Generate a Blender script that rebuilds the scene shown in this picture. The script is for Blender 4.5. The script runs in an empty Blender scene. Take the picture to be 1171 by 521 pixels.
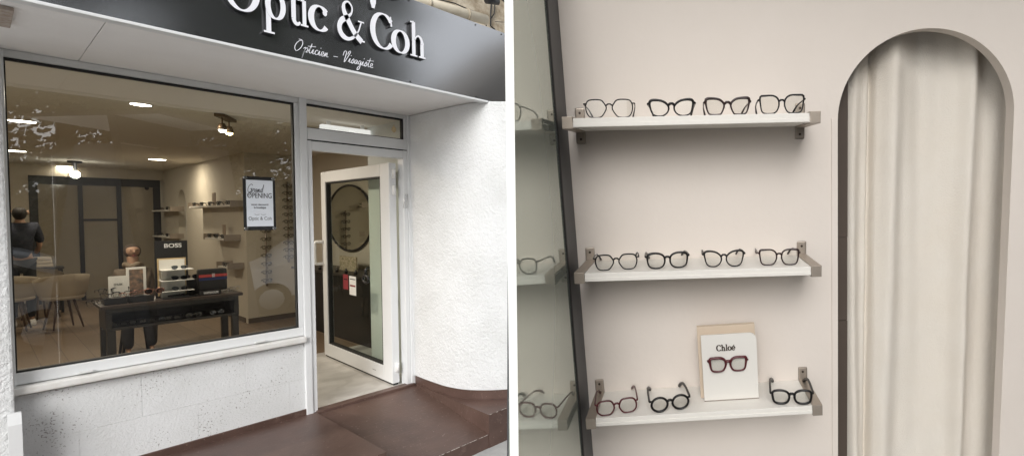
import bpy, bmesh, math, random
import numpy as np
from mathutils import Vector, Matrix, noise
R=math.radians; PI=math.pi
random.seed(7)
scene=bpy.context.scene
col=scene.collection
# ------------------------------------------------------------------ camera geometry (measured from the photograph)
PP=np.array([780.,260.5]); V1=np.array([1141.,245.]); V2=np.array([-36.,248.])
F=float(np.sqrt(-((V1-PP)@(V2-PP))))
def nrm(v): return v/np.linalg.norm(v)
def cd(v): return nrm(np.array([v[0]-PP[0],v[1]-PP[1],F]))
_e1=cd(V1); _e2=cd(V2); _e2=nrm(_e2-_e1*(_e1@_e2)); _e3=np.cross(_e1,_e2)
if _e3[1]>0: _e3=-_e3
M=np.array([_e1,_e2,_e3])
def ray(p): return M@np.array([(p[0]-PP[0])/F,(p[1]-PP[1])/F,1.])
_r=ray((354,470.6)); CAM=-_r*(-1.55/_r[2])
def hit(p,ax,v):                       # a photo point on the plane x/y/z = v
    r=ray(p); return CAM+r*((v-CAM[ax])/r[ax])
# frame of the interior wall on the right (X along wall, Y into wall, Z up the wall)
U=nrm(np.array([1,-.046,-.004])); Wd=nrm(np.array([955.-PP[0],4150-PP[1],F])); Wd=nrm(Wd-U*(U@Wd)); N=np.cross(U,Wd)
if N[2]>0: N=-N
O=np.array([(785-PP[0])/F,(315-260.5)/F,1.])*1.42
def hr(p,w=0.):                        # photo point on the wall plane, w metres in front of it -> (u,v)
    r=np.array([(p[0]-PP[0])/F,(p[1]-PP[1])/F,1.]); Pw=O+N*w; X=r*((Pw@N)/(r@N))-O
    return float(X@U),float(-(X@Wd))
bx,by,bz=M@U, M@(-N), M@(-Wd); bo=CAM+M@O
RS=Matrix(((bx[0],by[0],bz[0],bo[0]),(bx[1],by[1],bz[1],bo[1]),(bx[2],by[2],bz[2],bo[2]),(0,0,0,1)))
I4=Matrix.Identity(4)
# ------------------------------------------------------------------ materials
MATS={}
def mat(name,base,rough=.6,metal=0,bump=None,var=None,spec=.5,coat=0,extra=None):
    """base colour; bump=(scale,strength,detail); var=(scale,amount,colour2)"""
    if name in MATS: return MATS[name]
    m=bpy.data.materials.new(name); m.use_nodes=True; nt=m.node_tree; b=nt.nodes['Principled BSDF']
    b.inputs['Base Color'].default_value=(*base,1); b.inputs['Roughness'].default_value=rough
    b.inputs['Metallic'].default_value=metal; b.inputs['Specular IOR Level'].default_value=spec
    b.inputs['Coat Weight'].default_value=coat
    tc=nt.nodes.new('ShaderNodeTexCoord')
    if var:
        n=nt.nodes.new('ShaderNodeTexNoise'); n.inputs['Scale'].default_value=var[0]; n.inputs['Detail'].default_value=6
        n.inputs['Roughness'].default_value=.62
        r=nt.nodes.new('ShaderNodeValToRGB'); r.color_ramp.elements[0].position=.5-.28*var[1]; r.color_ramp.elements[1].position=.5+.28*var[1]
        r.color_ramp.elements[0].color=(*var[2],1); r.color_ramp.elements[1].color=(*base,1)
        nt.links.new(tc.outputs['Object'],n.inputs['Vector']); nt.links.new(n.outputs['Fac'],r.inputs['Fac']); nt.links.new(r.outputs['Color'],b.inputs['Base Color'])
    if bump:
        n=nt.nodes.new('ShaderNodeTexNoise'); n.inputs['Scale'].default_value=bump[0]; n.inputs['Detail'].default_value=bump[2] if len(bump)>2 else 4
        bp=nt.nodes.new('ShaderNodeBump'); bp.inputs['Strength'].default_value=bump[1]; bp.inputs['Distance'].default_value=bump[3] if len(bump)>3 else .01
        nt.links.new(tc.outputs['Object'],n.inputs['Vector']); nt.links.new(n.outputs['Fac'],bp.inputs['Height']); nt.links.new(bp.outputs['Normal'],b.inputs['Normal'])
    MATS[name]=m
    return m
def emis(name,c,s):
    if name in MATS: return MATS[name]
    m=bpy.data.materials.new(name); m.use_nodes=True; nt=m.node_tree; nt.nodes.clear()
    e=nt.nodes.new('ShaderNodeEmission'); e.inputs[0].default_value=(*c,1); e.inputs[1].default_value=s
    o=nt.nodes.new('ShaderNodeOutputMaterial'); nt.links.new(e.outputs[0],o.inputs[0]); MATS[name]=m; return m
def glass(name,tint,ior=1.5,rough=0.,glossc=(1,1,1)):
    if name in MATS: return MATS[name]
    m=bpy.data.materials.new(name); m.use_nodes=True; nt=m.node_tree; nt.nodes.clear()
    t=nt.nodes.new('ShaderNodeBsdfTransparent'); t.inputs[0].default_value=(*tint,1)
    g=nt.nodes.new('ShaderNodeBsdfGlossy'); g.inputs['Roughness'].default_value=rough; g.inputs[0].default_value=(*glossc,1)
    f=nt.nodes.new('ShaderNodeFresnel'); f.inputs[0].default_value=ior
    x=nt.nodes.new('ShaderNodeMixShader'); o=nt.nodes.new('ShaderNodeOutputMaterial')
    ge=nt.nodes.new('ShaderNodeNewGeometry'); q=nt.nodes.new('ShaderNodeMath'); q.operation='MULTIPLY_ADD'; q.inputs[1].default_value=-1; 
    nt.links.new(ge.outputs['Backfacing'],q.inputs[0]); q.inputs[2].default_value=1
    q2=nt.nodes.new('ShaderNodeMath'); q2.operation='MULTIPLY'; nt.links.new(q.outputs[0],q2.inputs[0]); nt.links.new(f.outputs[0],q2.inputs[1])
    nt.links.new(q2.outputs[0],x.inputs[0]); nt.links.new(t.outputs[0],x.inputs[1]); nt.links.new(g.outputs[0],x.inputs[2]); nt.links.new(x.outputs[0],o.inputs[0])
    MATS[name]=m; return m
def node_mat(name,fn):
    m=bpy.data.materials.new(name); m.use_nodes=True; fn(m.node_tree,m.node_tree.nodes['Principled BSDF']); MATS[name]=m; return m
def _stucco(nt,b,fine=150,coarse=38,strength=.85,base=(.72,.73,.735),dist=.012):
    tc=nt.nodes.new('ShaderNodeTexCoord')
    v=nt.nodes.new('ShaderNodeTexNoise'); v.inputs['Scale'].default_value=coarse; v.inputs['Detail'].default_value=5; v.inputs['Distortion'].default_value=.6
    n=nt.nodes.new('ShaderNodeTexNoise'); n.inputs['Scale'].default_value=fine; n.inputs['Detail'].default_value=3
    a=nt.nodes.new('ShaderNodeMath'); a.operation='MULTIPLY_ADD'; a.inputs[1].default_value=.35
    bp=nt.nodes.new('ShaderNodeBump'); bp.inputs['Strength'].default_value=strength; bp.inputs['Distance'].default_value=dist
    for q in (v,n): nt.links.new(tc.outputs['Object'],q.inputs['Vector'])
    nt.links.new(n.outputs['Fac'],a.inputs[0]); nt.links.new(v.outputs['Fac'],a.inputs[2]); nt.links.new(a.outputs[0],bp.inputs['Height']); nt.links.new(bp.outputs['Normal'],b.inputs['Normal'])
    w=nt.nodes.new('ShaderNodeTexNoise'); w.inputs['Scale'].default_value=3.2; w.inputs['Detail'].default_value=7
    r=nt.nodes.new('ShaderNodeValToRGB'); r.color_ramp.elements[0].position=.3; r.color_ramp.elements[0].color=(base[0]*.9,base[1]*.9,base[2]*.89,1); r.color_ramp.elements[1].position=.62; r.color_ramp.elements[1].color=(*base,1)
    nt.links.new(tc.outputs['Object'],w.inputs['Vector']); nt.links.new(w.outputs['Fac'],r.inputs['Fac']); nt.links.new(r.outputs['Color'],b.inputs['Base Color'])
    b.inputs['Roughness'].default_value=.8
    return tc,r
stucco=node_mat('white_stucco',_stucco)
def _block(nt,b):
    tc,r=_stucco(nt,b,fine=230,coarse=70,strength=.6,dist=.006)
    # black pits and specks gathered in patches, plus block joints
    n=nt.nodes.new('ShaderNodeTexNoise'); n.inputs['Scale'].default_value=95; n.inputs['Detail'].default_value=2.5
    pt=nt.nodes.new('ShaderNodeTexNoise'); pt.inputs['Scale'].default_value=4.5; pt.inputs['Detail'].default_value=3
    s=nt.nodes.new('ShaderNodeMath'); s.operation='MULTIPLY_ADD'; s.inputs[1].default_value=.42
    nt.links.new(tc.outputs['Object'],n.inputs['Vector']); nt.links.new(tc.outputs['Object'],pt.inputs['Vector'])
    nt.links.new(pt.outputs['Fac'],s.inputs[0]); nt.links.new(n.outputs['Fac'],s.inputs[2])
    rr=nt.nodes.new('ShaderNodeValToRGB'); rr.color_ramp.elements[0].position=.872; rr.color_ramp.elements[0].color=(0,0,0,1); rr.color_ramp.elements[1].position=.93; rr.color_ramp.elements[1].color=(1,1,1,1)
    nt.links.new(s.outputs[0],rr.inputs['Fac'])
    mx=nt.nodes.new('ShaderNodeMixRGB'); mx.inputs[2].default_value=(.33,.32,.31,1)
    nt.links.new(rr.outputs['Color'],mx.inputs[0]); nt.links.new(r.outputs['Color'],mx.inputs[1])
    nt.links.new(mx.outputs[0],b.inputs['Base Color'])
block=node_mat('painted_block',_block)
def _brown(nt,b):
    tc=nt.nodes.new('ShaderNodeTexCoord')
    n=nt.nodes.new('ShaderNodeTexNoise'); n.inputs['Scale'].default_value=2.6; n.inputs['Detail'].default_value=9; n.inputs['Roughness'].default_value=.6
    r=nt.nodes.new('ShaderNodeValToRGB'); e=r.color_ramp.elements; e[0].position=.32; e[0].color=(.066,.038,.030,1); e[1].position=.7; e[1].color=(.122,.074,.060,1)
    sp=nt.nodes.new('ShaderNodeTexNoise'); sp.inputs['Scale'].default_value=60; sp.inputs['Detail'].default_value=3
    sr=nt.nodes.new('ShaderNodeValToRGB'); sr.color_ramp.elements[0].position=.665; sr.color_ramp.elements[0].color=(0,0,0,1); sr.color_ramp.elements[1].position=.74; sr.color_ramp.elements[1].color=(.7,.7,.7,1)
    mx=nt.nodes.new('ShaderNodeMixRGB'); mx.inputs[2].default_value=(.3,.22,.19,1)
    for q in (n,sp): nt.links.new(tc.outputs['Object'],q.inputs['Vector'])
    nt.links.new(n.outputs['Fac'],r.inputs['Fac']); nt.links.new(sp.outputs['Fac'],sr.inputs['Fac']); nt.links.new(sr.outputs['Color'],mx.inputs[0]); nt.links.new(r.outputs['Color'],mx.inputs[1]); nt.links.new(mx.outputs[0],b.inputs['Base Color'])
    mpn=nt.nodes.new('ShaderNodeMapping'); mpn.inputs['Scale'].default_value=(1,7,1); mpn.inputs['Rotation'].default_value=(0,0,.7)
    sc=nt.nodes.new('ShaderNodeTexNoise'); sc.inputs['Scale'].default_value=9; sc.inputs['Detail'].default_value=8; sc.inputs['Roughness'].default_value=.75
    scr=nt.nodes.new('ShaderNodeValToRGB'); scr.color_ramp.elements[0].position=.55; scr.color_ramp.elements[0].color=(0,0,0,1); scr.color_ramp.elements[1].position=.78; scr.color_ramp.elements[1].color=(.55,.55,.55,1)
    mx2=nt.nodes.new('ShaderNodeMixRGB'); mx2.inputs[2].default_value=(.23,.16,.135,1)
    nt.links.new(tc.outputs['Object'],mpn.inputs[0]); nt.links.new(mpn.outputs[0],sc.inputs['Vector']); nt.links.new(sc.outputs['Fac'],scr.inputs['Fac']); nt.links.new(scr.outputs['Color'],mx2.inputs[0]); nt.links.new(mx.outputs[0],mx2.inputs[1]); nt.links.new(mx2.outputs[0],b.inputs['Base Color'])
    rr=nt.nodes.new('ShaderNodeMapRange'); rr.inputs[3].default_value=.28; rr.inputs[4].default_value=.55; nt.links.new(n.outputs['Fac'],rr.inputs[0]); nt.links.new(rr.outputs[0],b.inputs['Roughness'])
    bp=nt.nodes.new('ShaderNodeBump'); bp.inputs['Strength'].default_value=.25; bp.inputs['Distance'].default_value=.003; nt.links.new(sp.outputs['Fac'],bp.inputs['Height']); nt.links.new(bp.outputs['Normal'],b.inputs['Normal'])
brown=node_mat('brown_floor_paint',_brown)
def _planks(nt,b):
    tc=nt.nodes.new('ShaderNodeTexCoord'); mp=nt.nodes.new('ShaderNodeMapping'); mp.inputs['Rotation'].default_value=(0,0,R(90))
    br=nt.nodes.new('ShaderNodeTexBrick'); br.inputs['Scale'].default_value=1; br.inputs['Brick Width'].default_value=1.2; br.inputs['Row Height'].default_value=.18; br.inputs['Mortar Size'].default_value=.003
    br.inputs['Color1'].default_value=(.21,.15,.10,1); br.inputs['Color2'].default_value=(.165,.115,.073,1); br.inputs['Mortar'].default_value=(.08,.05,.03,1)
    nt.links.new(tc.outputs['Object'],mp.inputs[0]); nt.links.new(mp.outputs[0],br.inputs['Vector']); nt.links.new(br.outputs['Color'],b.inputs['Base Color']); b.inputs['Roughness'].default_value=.45
planks=node_mat('wood_plank_floor',_planks)
def _tile(nt,b):
    tc=nt.nodes.new('ShaderNodeTexCoord'); n=nt.nodes.new('ShaderNodeTexNoise'); n.inputs['Scale'].default_value=5; n.inputs['Detail'].default_value=9; n.inputs['Distortion'].default_value=.8
    r=nt.nodes.new('ShaderNodeValToRGB'); e=r.color_ramp.elements; e[0].position=.3; e[0].color=(.42,.40,.37,1); e[1].position=.7; e[1].color=(.60,.58,.55,1)
    nt.links.new(tc.outputs['Object'],n.inputs['Vector']); nt.links.new(n.outputs['Fac'],r.inputs['Fac']); nt.links.new(r.outputs['Color'],b.inputs['Base Color']); b.inputs['Roughness'].default_value=.4
tile=node_mat('beige_stone_tile',_tile)
def _oldstone(nt,b):
    tc=nt.nodes.new('ShaderNodeTexCoord'); n=nt.nodes.new('ShaderNodeTexNoise'); n.inputs['Scale'].default_value=7; n.inputs['Detail'].default_value=10; n.inputs['Roughness'].default_value=.7
    r=nt.nodes.new('ShaderNodeValToRGB'); e=r.color_ramp.elements; e[0].position=.35; e[0].color=(.22,.17,.11,1); e[1].position=.62; e[1].color=(.55,.49,.39,1)
    bp=nt.nodes.new('ShaderNodeBump'); bp.inputs['Strength'].default_value=.8; bp.inputs['Distance'].default_value=.02
    nt.links.new(tc.outputs['Object'],n.inputs['Vector']); nt.links.new(n.outputs['Fac'],r.inputs['Fac']); nt.links.new(r.outputs['Color'],b.inputs['Base Color']); nt.links.new(n.outputs['Fac'],bp.inputs['Height']); nt.links.new(bp.outputs['Normal'],b.inputs['Normal']); b.inputs['Roughness'].default_value=.9
oldstone=node_mat('weathered_render',_oldstone)
upvc=mat('white_upvc',(.76,.77,.775),.35,var=(4,1.0,(.70,.71,.715)),bump=(30,.05))
upvc2=mat('aged_upvc',(.70,.71,.70),.4,var=(6,1.0,(.62,.62,.61)))
sillm=mat('white_sill_paint',(.78,.78,.77),.5,var=(18,.9,(.66,.64,.6)),bump=(60,.15))
soff=mat('soffit_paint',(.86,.845,.835),.7,var=(2.2,1.,(.80,.78,.77)),bump=(80,.1))
signm=mat('black_gloss_sign_panel',(.40,.41,.43),.13,metal=.94,bump=(1.0,.04,0,.03))
letw=mat('white_letter_face',(.86,.87,.92),.4)
letb=mat('black_letter_side',(.012,.012,.014),.5)
gasket=mat('black_gasket',(.012,.012,.012),.7)
dark=mat('black_wood',(.022,.020,.019),.45,var=(14,1,(.035,.030,.027)))
darktop=mat('dark_brown_wood',(.06,.042,.035),.42,var=(20,1,(.035,.026,.022)))
blackm=mat('black_metal',(.015,.015,.017),.4)
walli=mat('beige_interior_wall',(.60,.55,.46),.85,var=(1.5,1,(.56,.51,.425)))
ceili=mat('ceiling_paint',(.68,.64,.56),.85)
pale=mat('pale_partition_paint',(.60,.62,.60),.8)
chrome=mat('polished_metal',(.7,.7,.7),.2,metal=1)
steel=mat('brushed_nickel',(.42,.36,.30),.42,metal=.55,bump=(250,.15,2,.002),var=(9,1,(.34,.29,.245)))
white=mat('white_plastic',(.8,.8,.79),.35)
gold=mat('gold_trim',(.62,.48,.28),.4,var=(9,1,(.55,.42,.24)))
cream=mat('cream_upholstery',(.50,.44,.35),.8,bump=(300,.2),var=(6,1,(.45,.39,.31)))
legm=mat('walnut_leg',(.08,.045,.025),.45)
paving=mat('grey_concrete_paving',(.46,.46,.45),.9,bump=(45,.5,6),var=(11,1,(.36,.36,.35)))
asphalt=mat('asphalt',(.055,.055,.057),.9,bump=(90,.5,5),var=(3,1,(.04,.04,.042)))
wallr=mat('beige_wall_paint',(.685,.622,.566),.75,var=(2.6,.8,(.655,.592,.534)),bump=(34,.22,8,.004))
shelfm=mat('cream_shelf_board',(.74,.71,.66),.5,var=(60,1,(.70,.67,.62)))
frameS=mat('dark_slate_frame',(.036,.037,.041),.4,var=(30,1,(.045,.047,.052)))
winglass=glass('window_glass',(.94,.94,.91),2.4)
doorglass=glass('door_glass',(.91,.94,.915),1.1)
lensg=glass('clear_lens',(.95,.95,.94),1.6)
lensd=glass('dark_sun_lens',(.10,.11,.15),1.5)
lensgrey=glass('grey_mirror_lens',(.35,.37,.40),1.8)
lensbr=glass('brown_sun_lens',(.30,.17,.12),1.5)
# ------------------------------------------------------------------ mesh helpers
def box(bm,x0,x1,y0,y1,z0,z1,bev=0,mi=0,mtx=None):
    x0,x1=min(x0,x1),max(x0,x1); y0,y1=min(y0,y1),max(y0,y1); z0,z1=min(z0,z1),max(z0,z1)
    vs=[bm.verts.new((x,y,z)) for x in (x0,x1) for y in (y0,y1) for z in (z0,z1)]
    fs=[bm.faces.new([vs[i] for i in f]) for f in ((0,1,3,2),(4,6,7,5),(0,4,5,1),(2,3,7,6),(0,2,6,4),(1,5,7,3))]
    for f in fs: f.material_index=mi
    if bev>0:
        es=list({e for f in fs for e in f.edges})
        r=bmesh.ops.bevel(bm,geom=es,offset=bev,segments=2,affect='EDGES',profile=.6)
        for f in r['faces']: f.material_index=mi
        if mtx:
            nv={v for f in r['faces'] for v in f.verts}|{v for v in vs if v.is_valid}
            for v in nv: v.co=mtx@v.co
    elif mtx:
        for v in vs: v.co=mtx@v.co
def tube(bm,pts,rad,n=8,closed=False,mi=0,sx=1.,caps=True):
    pts=[Vector(p) for p in pts]; k=len(pts)
    rad=rad if hasattr(rad,'__len__') else [rad]*k
    rings=[]; up0=None
    for i,p in enumerate(pts):
        if closed: d=pts[(i+1)%k]-pts[i-1]
        else: d=pts[min(i+1,k-1)]-pts[max(i-1,0)]
        d.normalize()
        a=Vector((0,1,0)) if abs(d.y)<.9 else Vector((0,0,1))
        if up0 is not None and not closed:
            a=up0
        s=d.cross(a)
        if s.length<1e-4: s=d.cross(Vector((1,0,0)))
        s.normalize(); t=s.cross(d).normalized(); up0=t
        rings.append([bm.verts.new(p+s*math.cos(2*PI*j/n)*rad[i]+t*math.sin(2*PI*j/n)*rad[i]*sx) for j in range(n)])
    m=k if closed else k-1
    for i in range(m):
        A=rings[i];B=rings[(i+1)%k]
        for j in range(n):
            f=bm.faces.new((A[j],A[(j+1)%n],B[(j+1)%n],B[j])); f.smooth=True; f.material_index=mi
    if not closed and caps:
        f=bm.faces.new(rings[0][::-1]); f.material_index=mi
        f=bm.faces.new(rings[-1]); f.material_index=mi
def prism(bm,poly,y0,y1,mi=0,axis='y'):
    """extrude a polygon given in (x,z) between y0 and y1"""
    if axis=='y': g=lambda p,t:(p[0],t,p[1])
    elif axis=='z': g=lambda p,t:(p[0],p[1],t)
    else: g=lambda p,t:(t,p[0],p[1])
    A=[bm.verts.new(g(p,y0)) for p in poly]; B=[bm.verts.new(g(p,y1)) for p in poly]
    k=len(poly)
    fs=[bm.faces.new(A),bm.faces.new(B[::-1])]
    for i in range(k): fs.append(bm.faces.new((A[i],B[i],B[(i+1)%k],A[(i+1)%k])))
    for f in fs: f.material_index=mi
def lathe(bm,prof,n=24,c=(0,0,0),mi=0):
    rings=[[bm.verts.new((c[0]+r*math.cos(2*PI*j/n),c[1]+r*math.sin(2*PI*j/n),c[2]+z)) for j in range(n)] for r,z in prof]
    for A,B in zip(rings,rings[1:]):
        for j in range(n):
            f=bm.faces.new((A[j],A[(j+1)%n],B[(j+1)%n],B[j])); f.smooth=True; f.material_index=mi
    bm.faces.new(rings[0][::-1]).material_index=mi; bm.faces.new(rings[-1]).material_index=mi
def finish(name,bm,mats,parent=None,mtx=None,recalc=True):
    if recalc: bmesh.ops.recalc_face_normals(bm,faces=bm.faces[:])
    me=bpy.data.meshes.new(name); bm.to_mesh(me); bm.free()
    for m in (mats if isinstance(mats,(list,tuple)) else [mats]): me.materials.append(m)
    o=bpy.data.objects.new(name,me); col.objects.link(o)
    if parent: o.parent=parent
    elif mtx is not None: o.matrix_world=mtx
    return o
def tag(o,label=None,cat=None,group=None,kind=None):
    if label: o['label']=label
    if cat: o['category']=cat
    if group: o['group']=group
    if kind: o['kind']=kind
    return o
def thing(name,label,cat,loc=(0,0,0),rz=0,group=None,base=None):
    o=bpy.data.objects.new(name,None); col.objects.link(o); o.empty_display_size=.1
    m=Matrix.Translation(loc)@Matrix.Rotation(rz,4,'Z')
    o.matrix_world=(base@m) if base is not None else m
    return tag(o,label,cat,group)
def dup(root,mtx,label=None,group=None):
    r=root.copy(); col.objects.link(r); r.matrix_world=mtx
    if label: r['label']=label
    if group: r['group']=group
    for ch in [o for o in ALLCH(root)]:
        c=ch.copy(); col.objects.link(c); c.parent=r
        for g in ALLCH(ch):
            d=g.copy(); col.objects.link(d); d.parent=c
    return r
def ALLCH(o): return [x for x in bpy.data.objects if x.parent==o]
def part(name,parent,mats,fn):
    bm=bmesh.new(); fn(bm); return finish(name,bm,mats,parent)
def B(name,parent,m,*args,bev=0,**k):
    bm=bmesh.new(); box(bm,*args,bev=bev); return finish(name,bm,m,parent,**k)
def smooth_closed(pts,n=4,closed=True):
    out=[];k=len(pts)
    rng=range(k) if closed else range(k-1)
    for i in rng:
        if closed: p0,p1,p2,p3=[Vector(pts[(i+j)%k]) for j in (-1,0,1,2)]
        else: p0,p1,p2,p3=[Vector(pts[min(max(i+j,0),k-1)]) for j in (-1,0,1,2)]
        for s in range(n):
            t=s/n
            out.append(tuple(.5*((2*p1)+(-p0+p2)*t+(2*p0-5*p1+4*p2-p3)*t*t+(-p0+3*p1-3*p2+p3)*t**3)))
    if not closed: out.append(tuple(pts[-1]))
    return out
def plate_with_hole(bm,outer,hole,y0,y1,mi=0):
    """flat slab in (x,z) with a hole, thickness y0..y1, via a filled 2D curve"""
    cu=bpy.data.curves.new('tmp','CURVE'); cu.dimensions='2D'; cu.fill_mode='BOTH'; cu.extrude=abs(y1-y0)/2
    for poly in (outer,hole):
        sp=cu.splines.new('POLY'); sp.points.add(len(poly)-1); sp.use_cyclic_u=True
        for q,p in zip(sp.points,poly): q.co=(p[0],p[1],0,1)
    ob=bpy.data.objects.new('tmp',cu); col.objects.link(ob)
    dg=bpy.context.evaluated_depsgraph_get(); me=bpy.data.meshes.new_from_object(ob.evaluated_get(dg))
    for v in me.vertices:
        x,y,z=v.co; v.co=(x,(y0+y1)/2-z,y)
    k=len(bm.faces); bm.from_mesh(me); bm.faces.ensure_lookup_table()
    for f in bm.faces[k:]: f.material_index=mi
    bpy.data.objects.remove(ob); bpy.data.curves.remove(cu); bpy.data.meshes.remove(me)
# ------------------------------------------------------------------ lettering (own pen strokes)
def ribbon(bm,pts,wid,mtx,y0,y1,closed=False,mi=0):
    pts=[Vector(p) for p in pts]; k=len(pts); L=[];Rr=[]
    wid=wid if hasattr(wid,'__len__') else [wid]*k
    for i,p in enumerate(pts):
        d=(pts[(i+1)%k]-pts[i-1]) if closed else (pts[min(i+1,k-1)]-pts[max(i-1,0)])
        if d.length<1e-9: d=Vector((1,0))
        d.normalize(); nn=Vector((-d.y,d.x))
        L.append(p+nn*wid[i]/2); Rr.append(p-nn*wid[i]/2)
    V=lambda q,y: bm.verts.new(mtx@Vector((q.x,y,q.y)))
    a=[V(q,y0) for q in L]; b=[V(q,y0) for q in Rr]; c=[V(q,y1) for q in L]; d=[V(q,y1) for q in Rr]
    m=k if closed else k-1
    for i in range(m):
        j=(i+1)%k
        for f,mm in (((a[i],a[j],b[j],b[i]),mi),((c[i],d[i],d[j],c[j]),1 if mi==0 else mi),((a[i],c[i],c[j],a[j]),1 if mi==0 else mi),((b[i],b[j],d[j],d[i]),1 if mi==0 else mi)):
            bm.faces.new(f).material_index=mm
    if not closed:
        bm.faces.new((a[0],b[0],d[0],c[0])).material_index=1 if mi==0 else mi; bm.faces.new((a[-1],c[-1],d[-1],b[-1])).material_index=1 if mi==0 else mi
def ell(cx,cy,rx,ry,a0=0,a1=360,n=44,closed=True):
    return [(cx+rx*math.cos(R(a0+(a1-a0)*i/(n if closed else n-1))),cy+ry*math.sin(R(a0+(a1-a0)*i/(n if closed else n-1)))) for i in range(n)]
def contrast(pts,closed,thin,thick):
    k=len(pts);w=[]
    for i in range(k):
        a=pts[(i+1)%k] if closed else pts[min(i+1,k-1)]; b=pts[i-1] if closed else pts[max(i-1,0)]
        dx,dy=a[0]-b[0],a[1]-b[1]; l=math.hypot(dx,dy) or 1
        w.append(thin+(thick-thin)*(abs(dy)/l)**1.5)
    return w
# glyph = list of (points, widths, closed); em: x-height 1, cap height 1.5
def G(ch,t=.225,h=.062):
    s=[]
    def st(x,y0,y1,w=None): s.append(([(x,y0),(x,y1)],w or t,False))
    def sf(x,y,w=.40): s.append(([(x-w/2,y),(x+w/2,y)],h*1.1,False))
    def el(*a,**k):
        p=ell(*a,**k); c=k.get('closed',True); s.append((p,contrast(p,c,h,t*1.12),c))
    if ch=='O': el(.72,.72,.56,.74); adv=1.50
    elif ch=='p':
        st(.26,-.55,.98); sf(.28,-.55,.5); s.append(([(.02,.95),(.3,.98)],h,False)); el(.60,.48,.36,.48); adv=1.16
    elif ch=='t':
        st(.30,.22,1.30); s.append(([(.04,.96),(.62,.96)],h,False)); p=ell(.47,.22,.17,.2,180,330,10,False); s.append((p,[t*(1-.07*i) for i in range(10)],False)); adv=.66
    elif ch=='i':
        st(.24,0,.98); sf(.24,.03,.46); s.append(([(.02,.95),(.26,.98)],h,False)); p=ell(.24,1.32,.07,.07,n=12); s.append((p,.14,True)); adv=.52
    elif ch=='c':
        p=ell(.50,.48,.37,.47,38,322,26,False); s.append((p,contrast(p,False,h,t*1.15),False)); s.append((ell(.74,.74,.05,.07,n=10),.1,True)); adv=.92
    elif ch=='C':
        p=ell(.70,.72,.55,.74,40,320,30,False); s.append((p,contrast(p,False,h,t*1.2),False)); s.append(([(1.10,1.44),(1.14,1.02)],[.05,.10],False)); adv=1.28
    elif ch=='o': el(.50,.48,.37,.48); adv=1.0
    elif ch=='h':
        st(.25,0,1.55); sf(.25,.03,.46); s.append(([(.02,1.52),(.26,1.55)],h,False)); st(.80,0,.66); sf(.80,.03,.46)
        p=ell(.56,.62,.25,.34,160,0,14,False); s.append((p,[h+(t-h)*(i/13)**2 for i in range(14)],False)); adv=1.12
    elif ch=='l': st(.24,0,1.55); sf(.24,.03,.46); s.append(([(.02,1.52),(.26,1.55)],h,False)); adv=.52
    elif ch in 'eé':
        p=ell(.48,.48,.36,.48,0,318,28,False); s.append((p,contrast(p,False,h,t*1.1),False)); s.append(([(.14,.5),(.86,.5)],h,False)); adv=.94
        if ch=='é': s.append(([(.44,1.08),(.68,1.38)],[.07,.16],False))
    elif ch=='&':
        P=[(1.28,.80),(1.12,.42),(.86,.12),(.52,-.02),(.20,.10),(.08,.38),(.20,.66),(.50,.86),(.74,1.06),(.78,1.32),(.58,1.50),(.36,1.38),(.34,1.10),(.56,.74),(.90,.30),(1.30,0)]
        p=smooth_closed(P,5,False); k=len(p)
        w=[]
        for i in range(k):
            a=i/k; w.append(h*1.1 if a<.12 else (t*1.05 if .22<a<.45 else (h*1.3 if .5<a<.72 else t*(.6+.5*min(1,max(0,(a-.72)/.1))))))
        for _ in range(4): w=[(w[max(i-1,0)]+w[i]+w[min(i+1,k-1)])/3 for i in range(k)]
        s.append((p,w,False)); s.append(([(1.10,.82),(1.44,.82)],h,False)); s.append(([(1.14,.03),(1.46,.03)],h*1.1,False)); adv=1.5
    return s,adv
def glyph_bm(ch,mtx,y0,y1,t=.225,h=.062):
    bm=bmesh.new(); s,adv=G(ch,t,h)
    for q,(p,w,c) in enumerate(s): ribbon(bm,p,w,mtx,y0-.0004*q,y1+.0003*q,closed=c)
    return bm,adv
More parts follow.
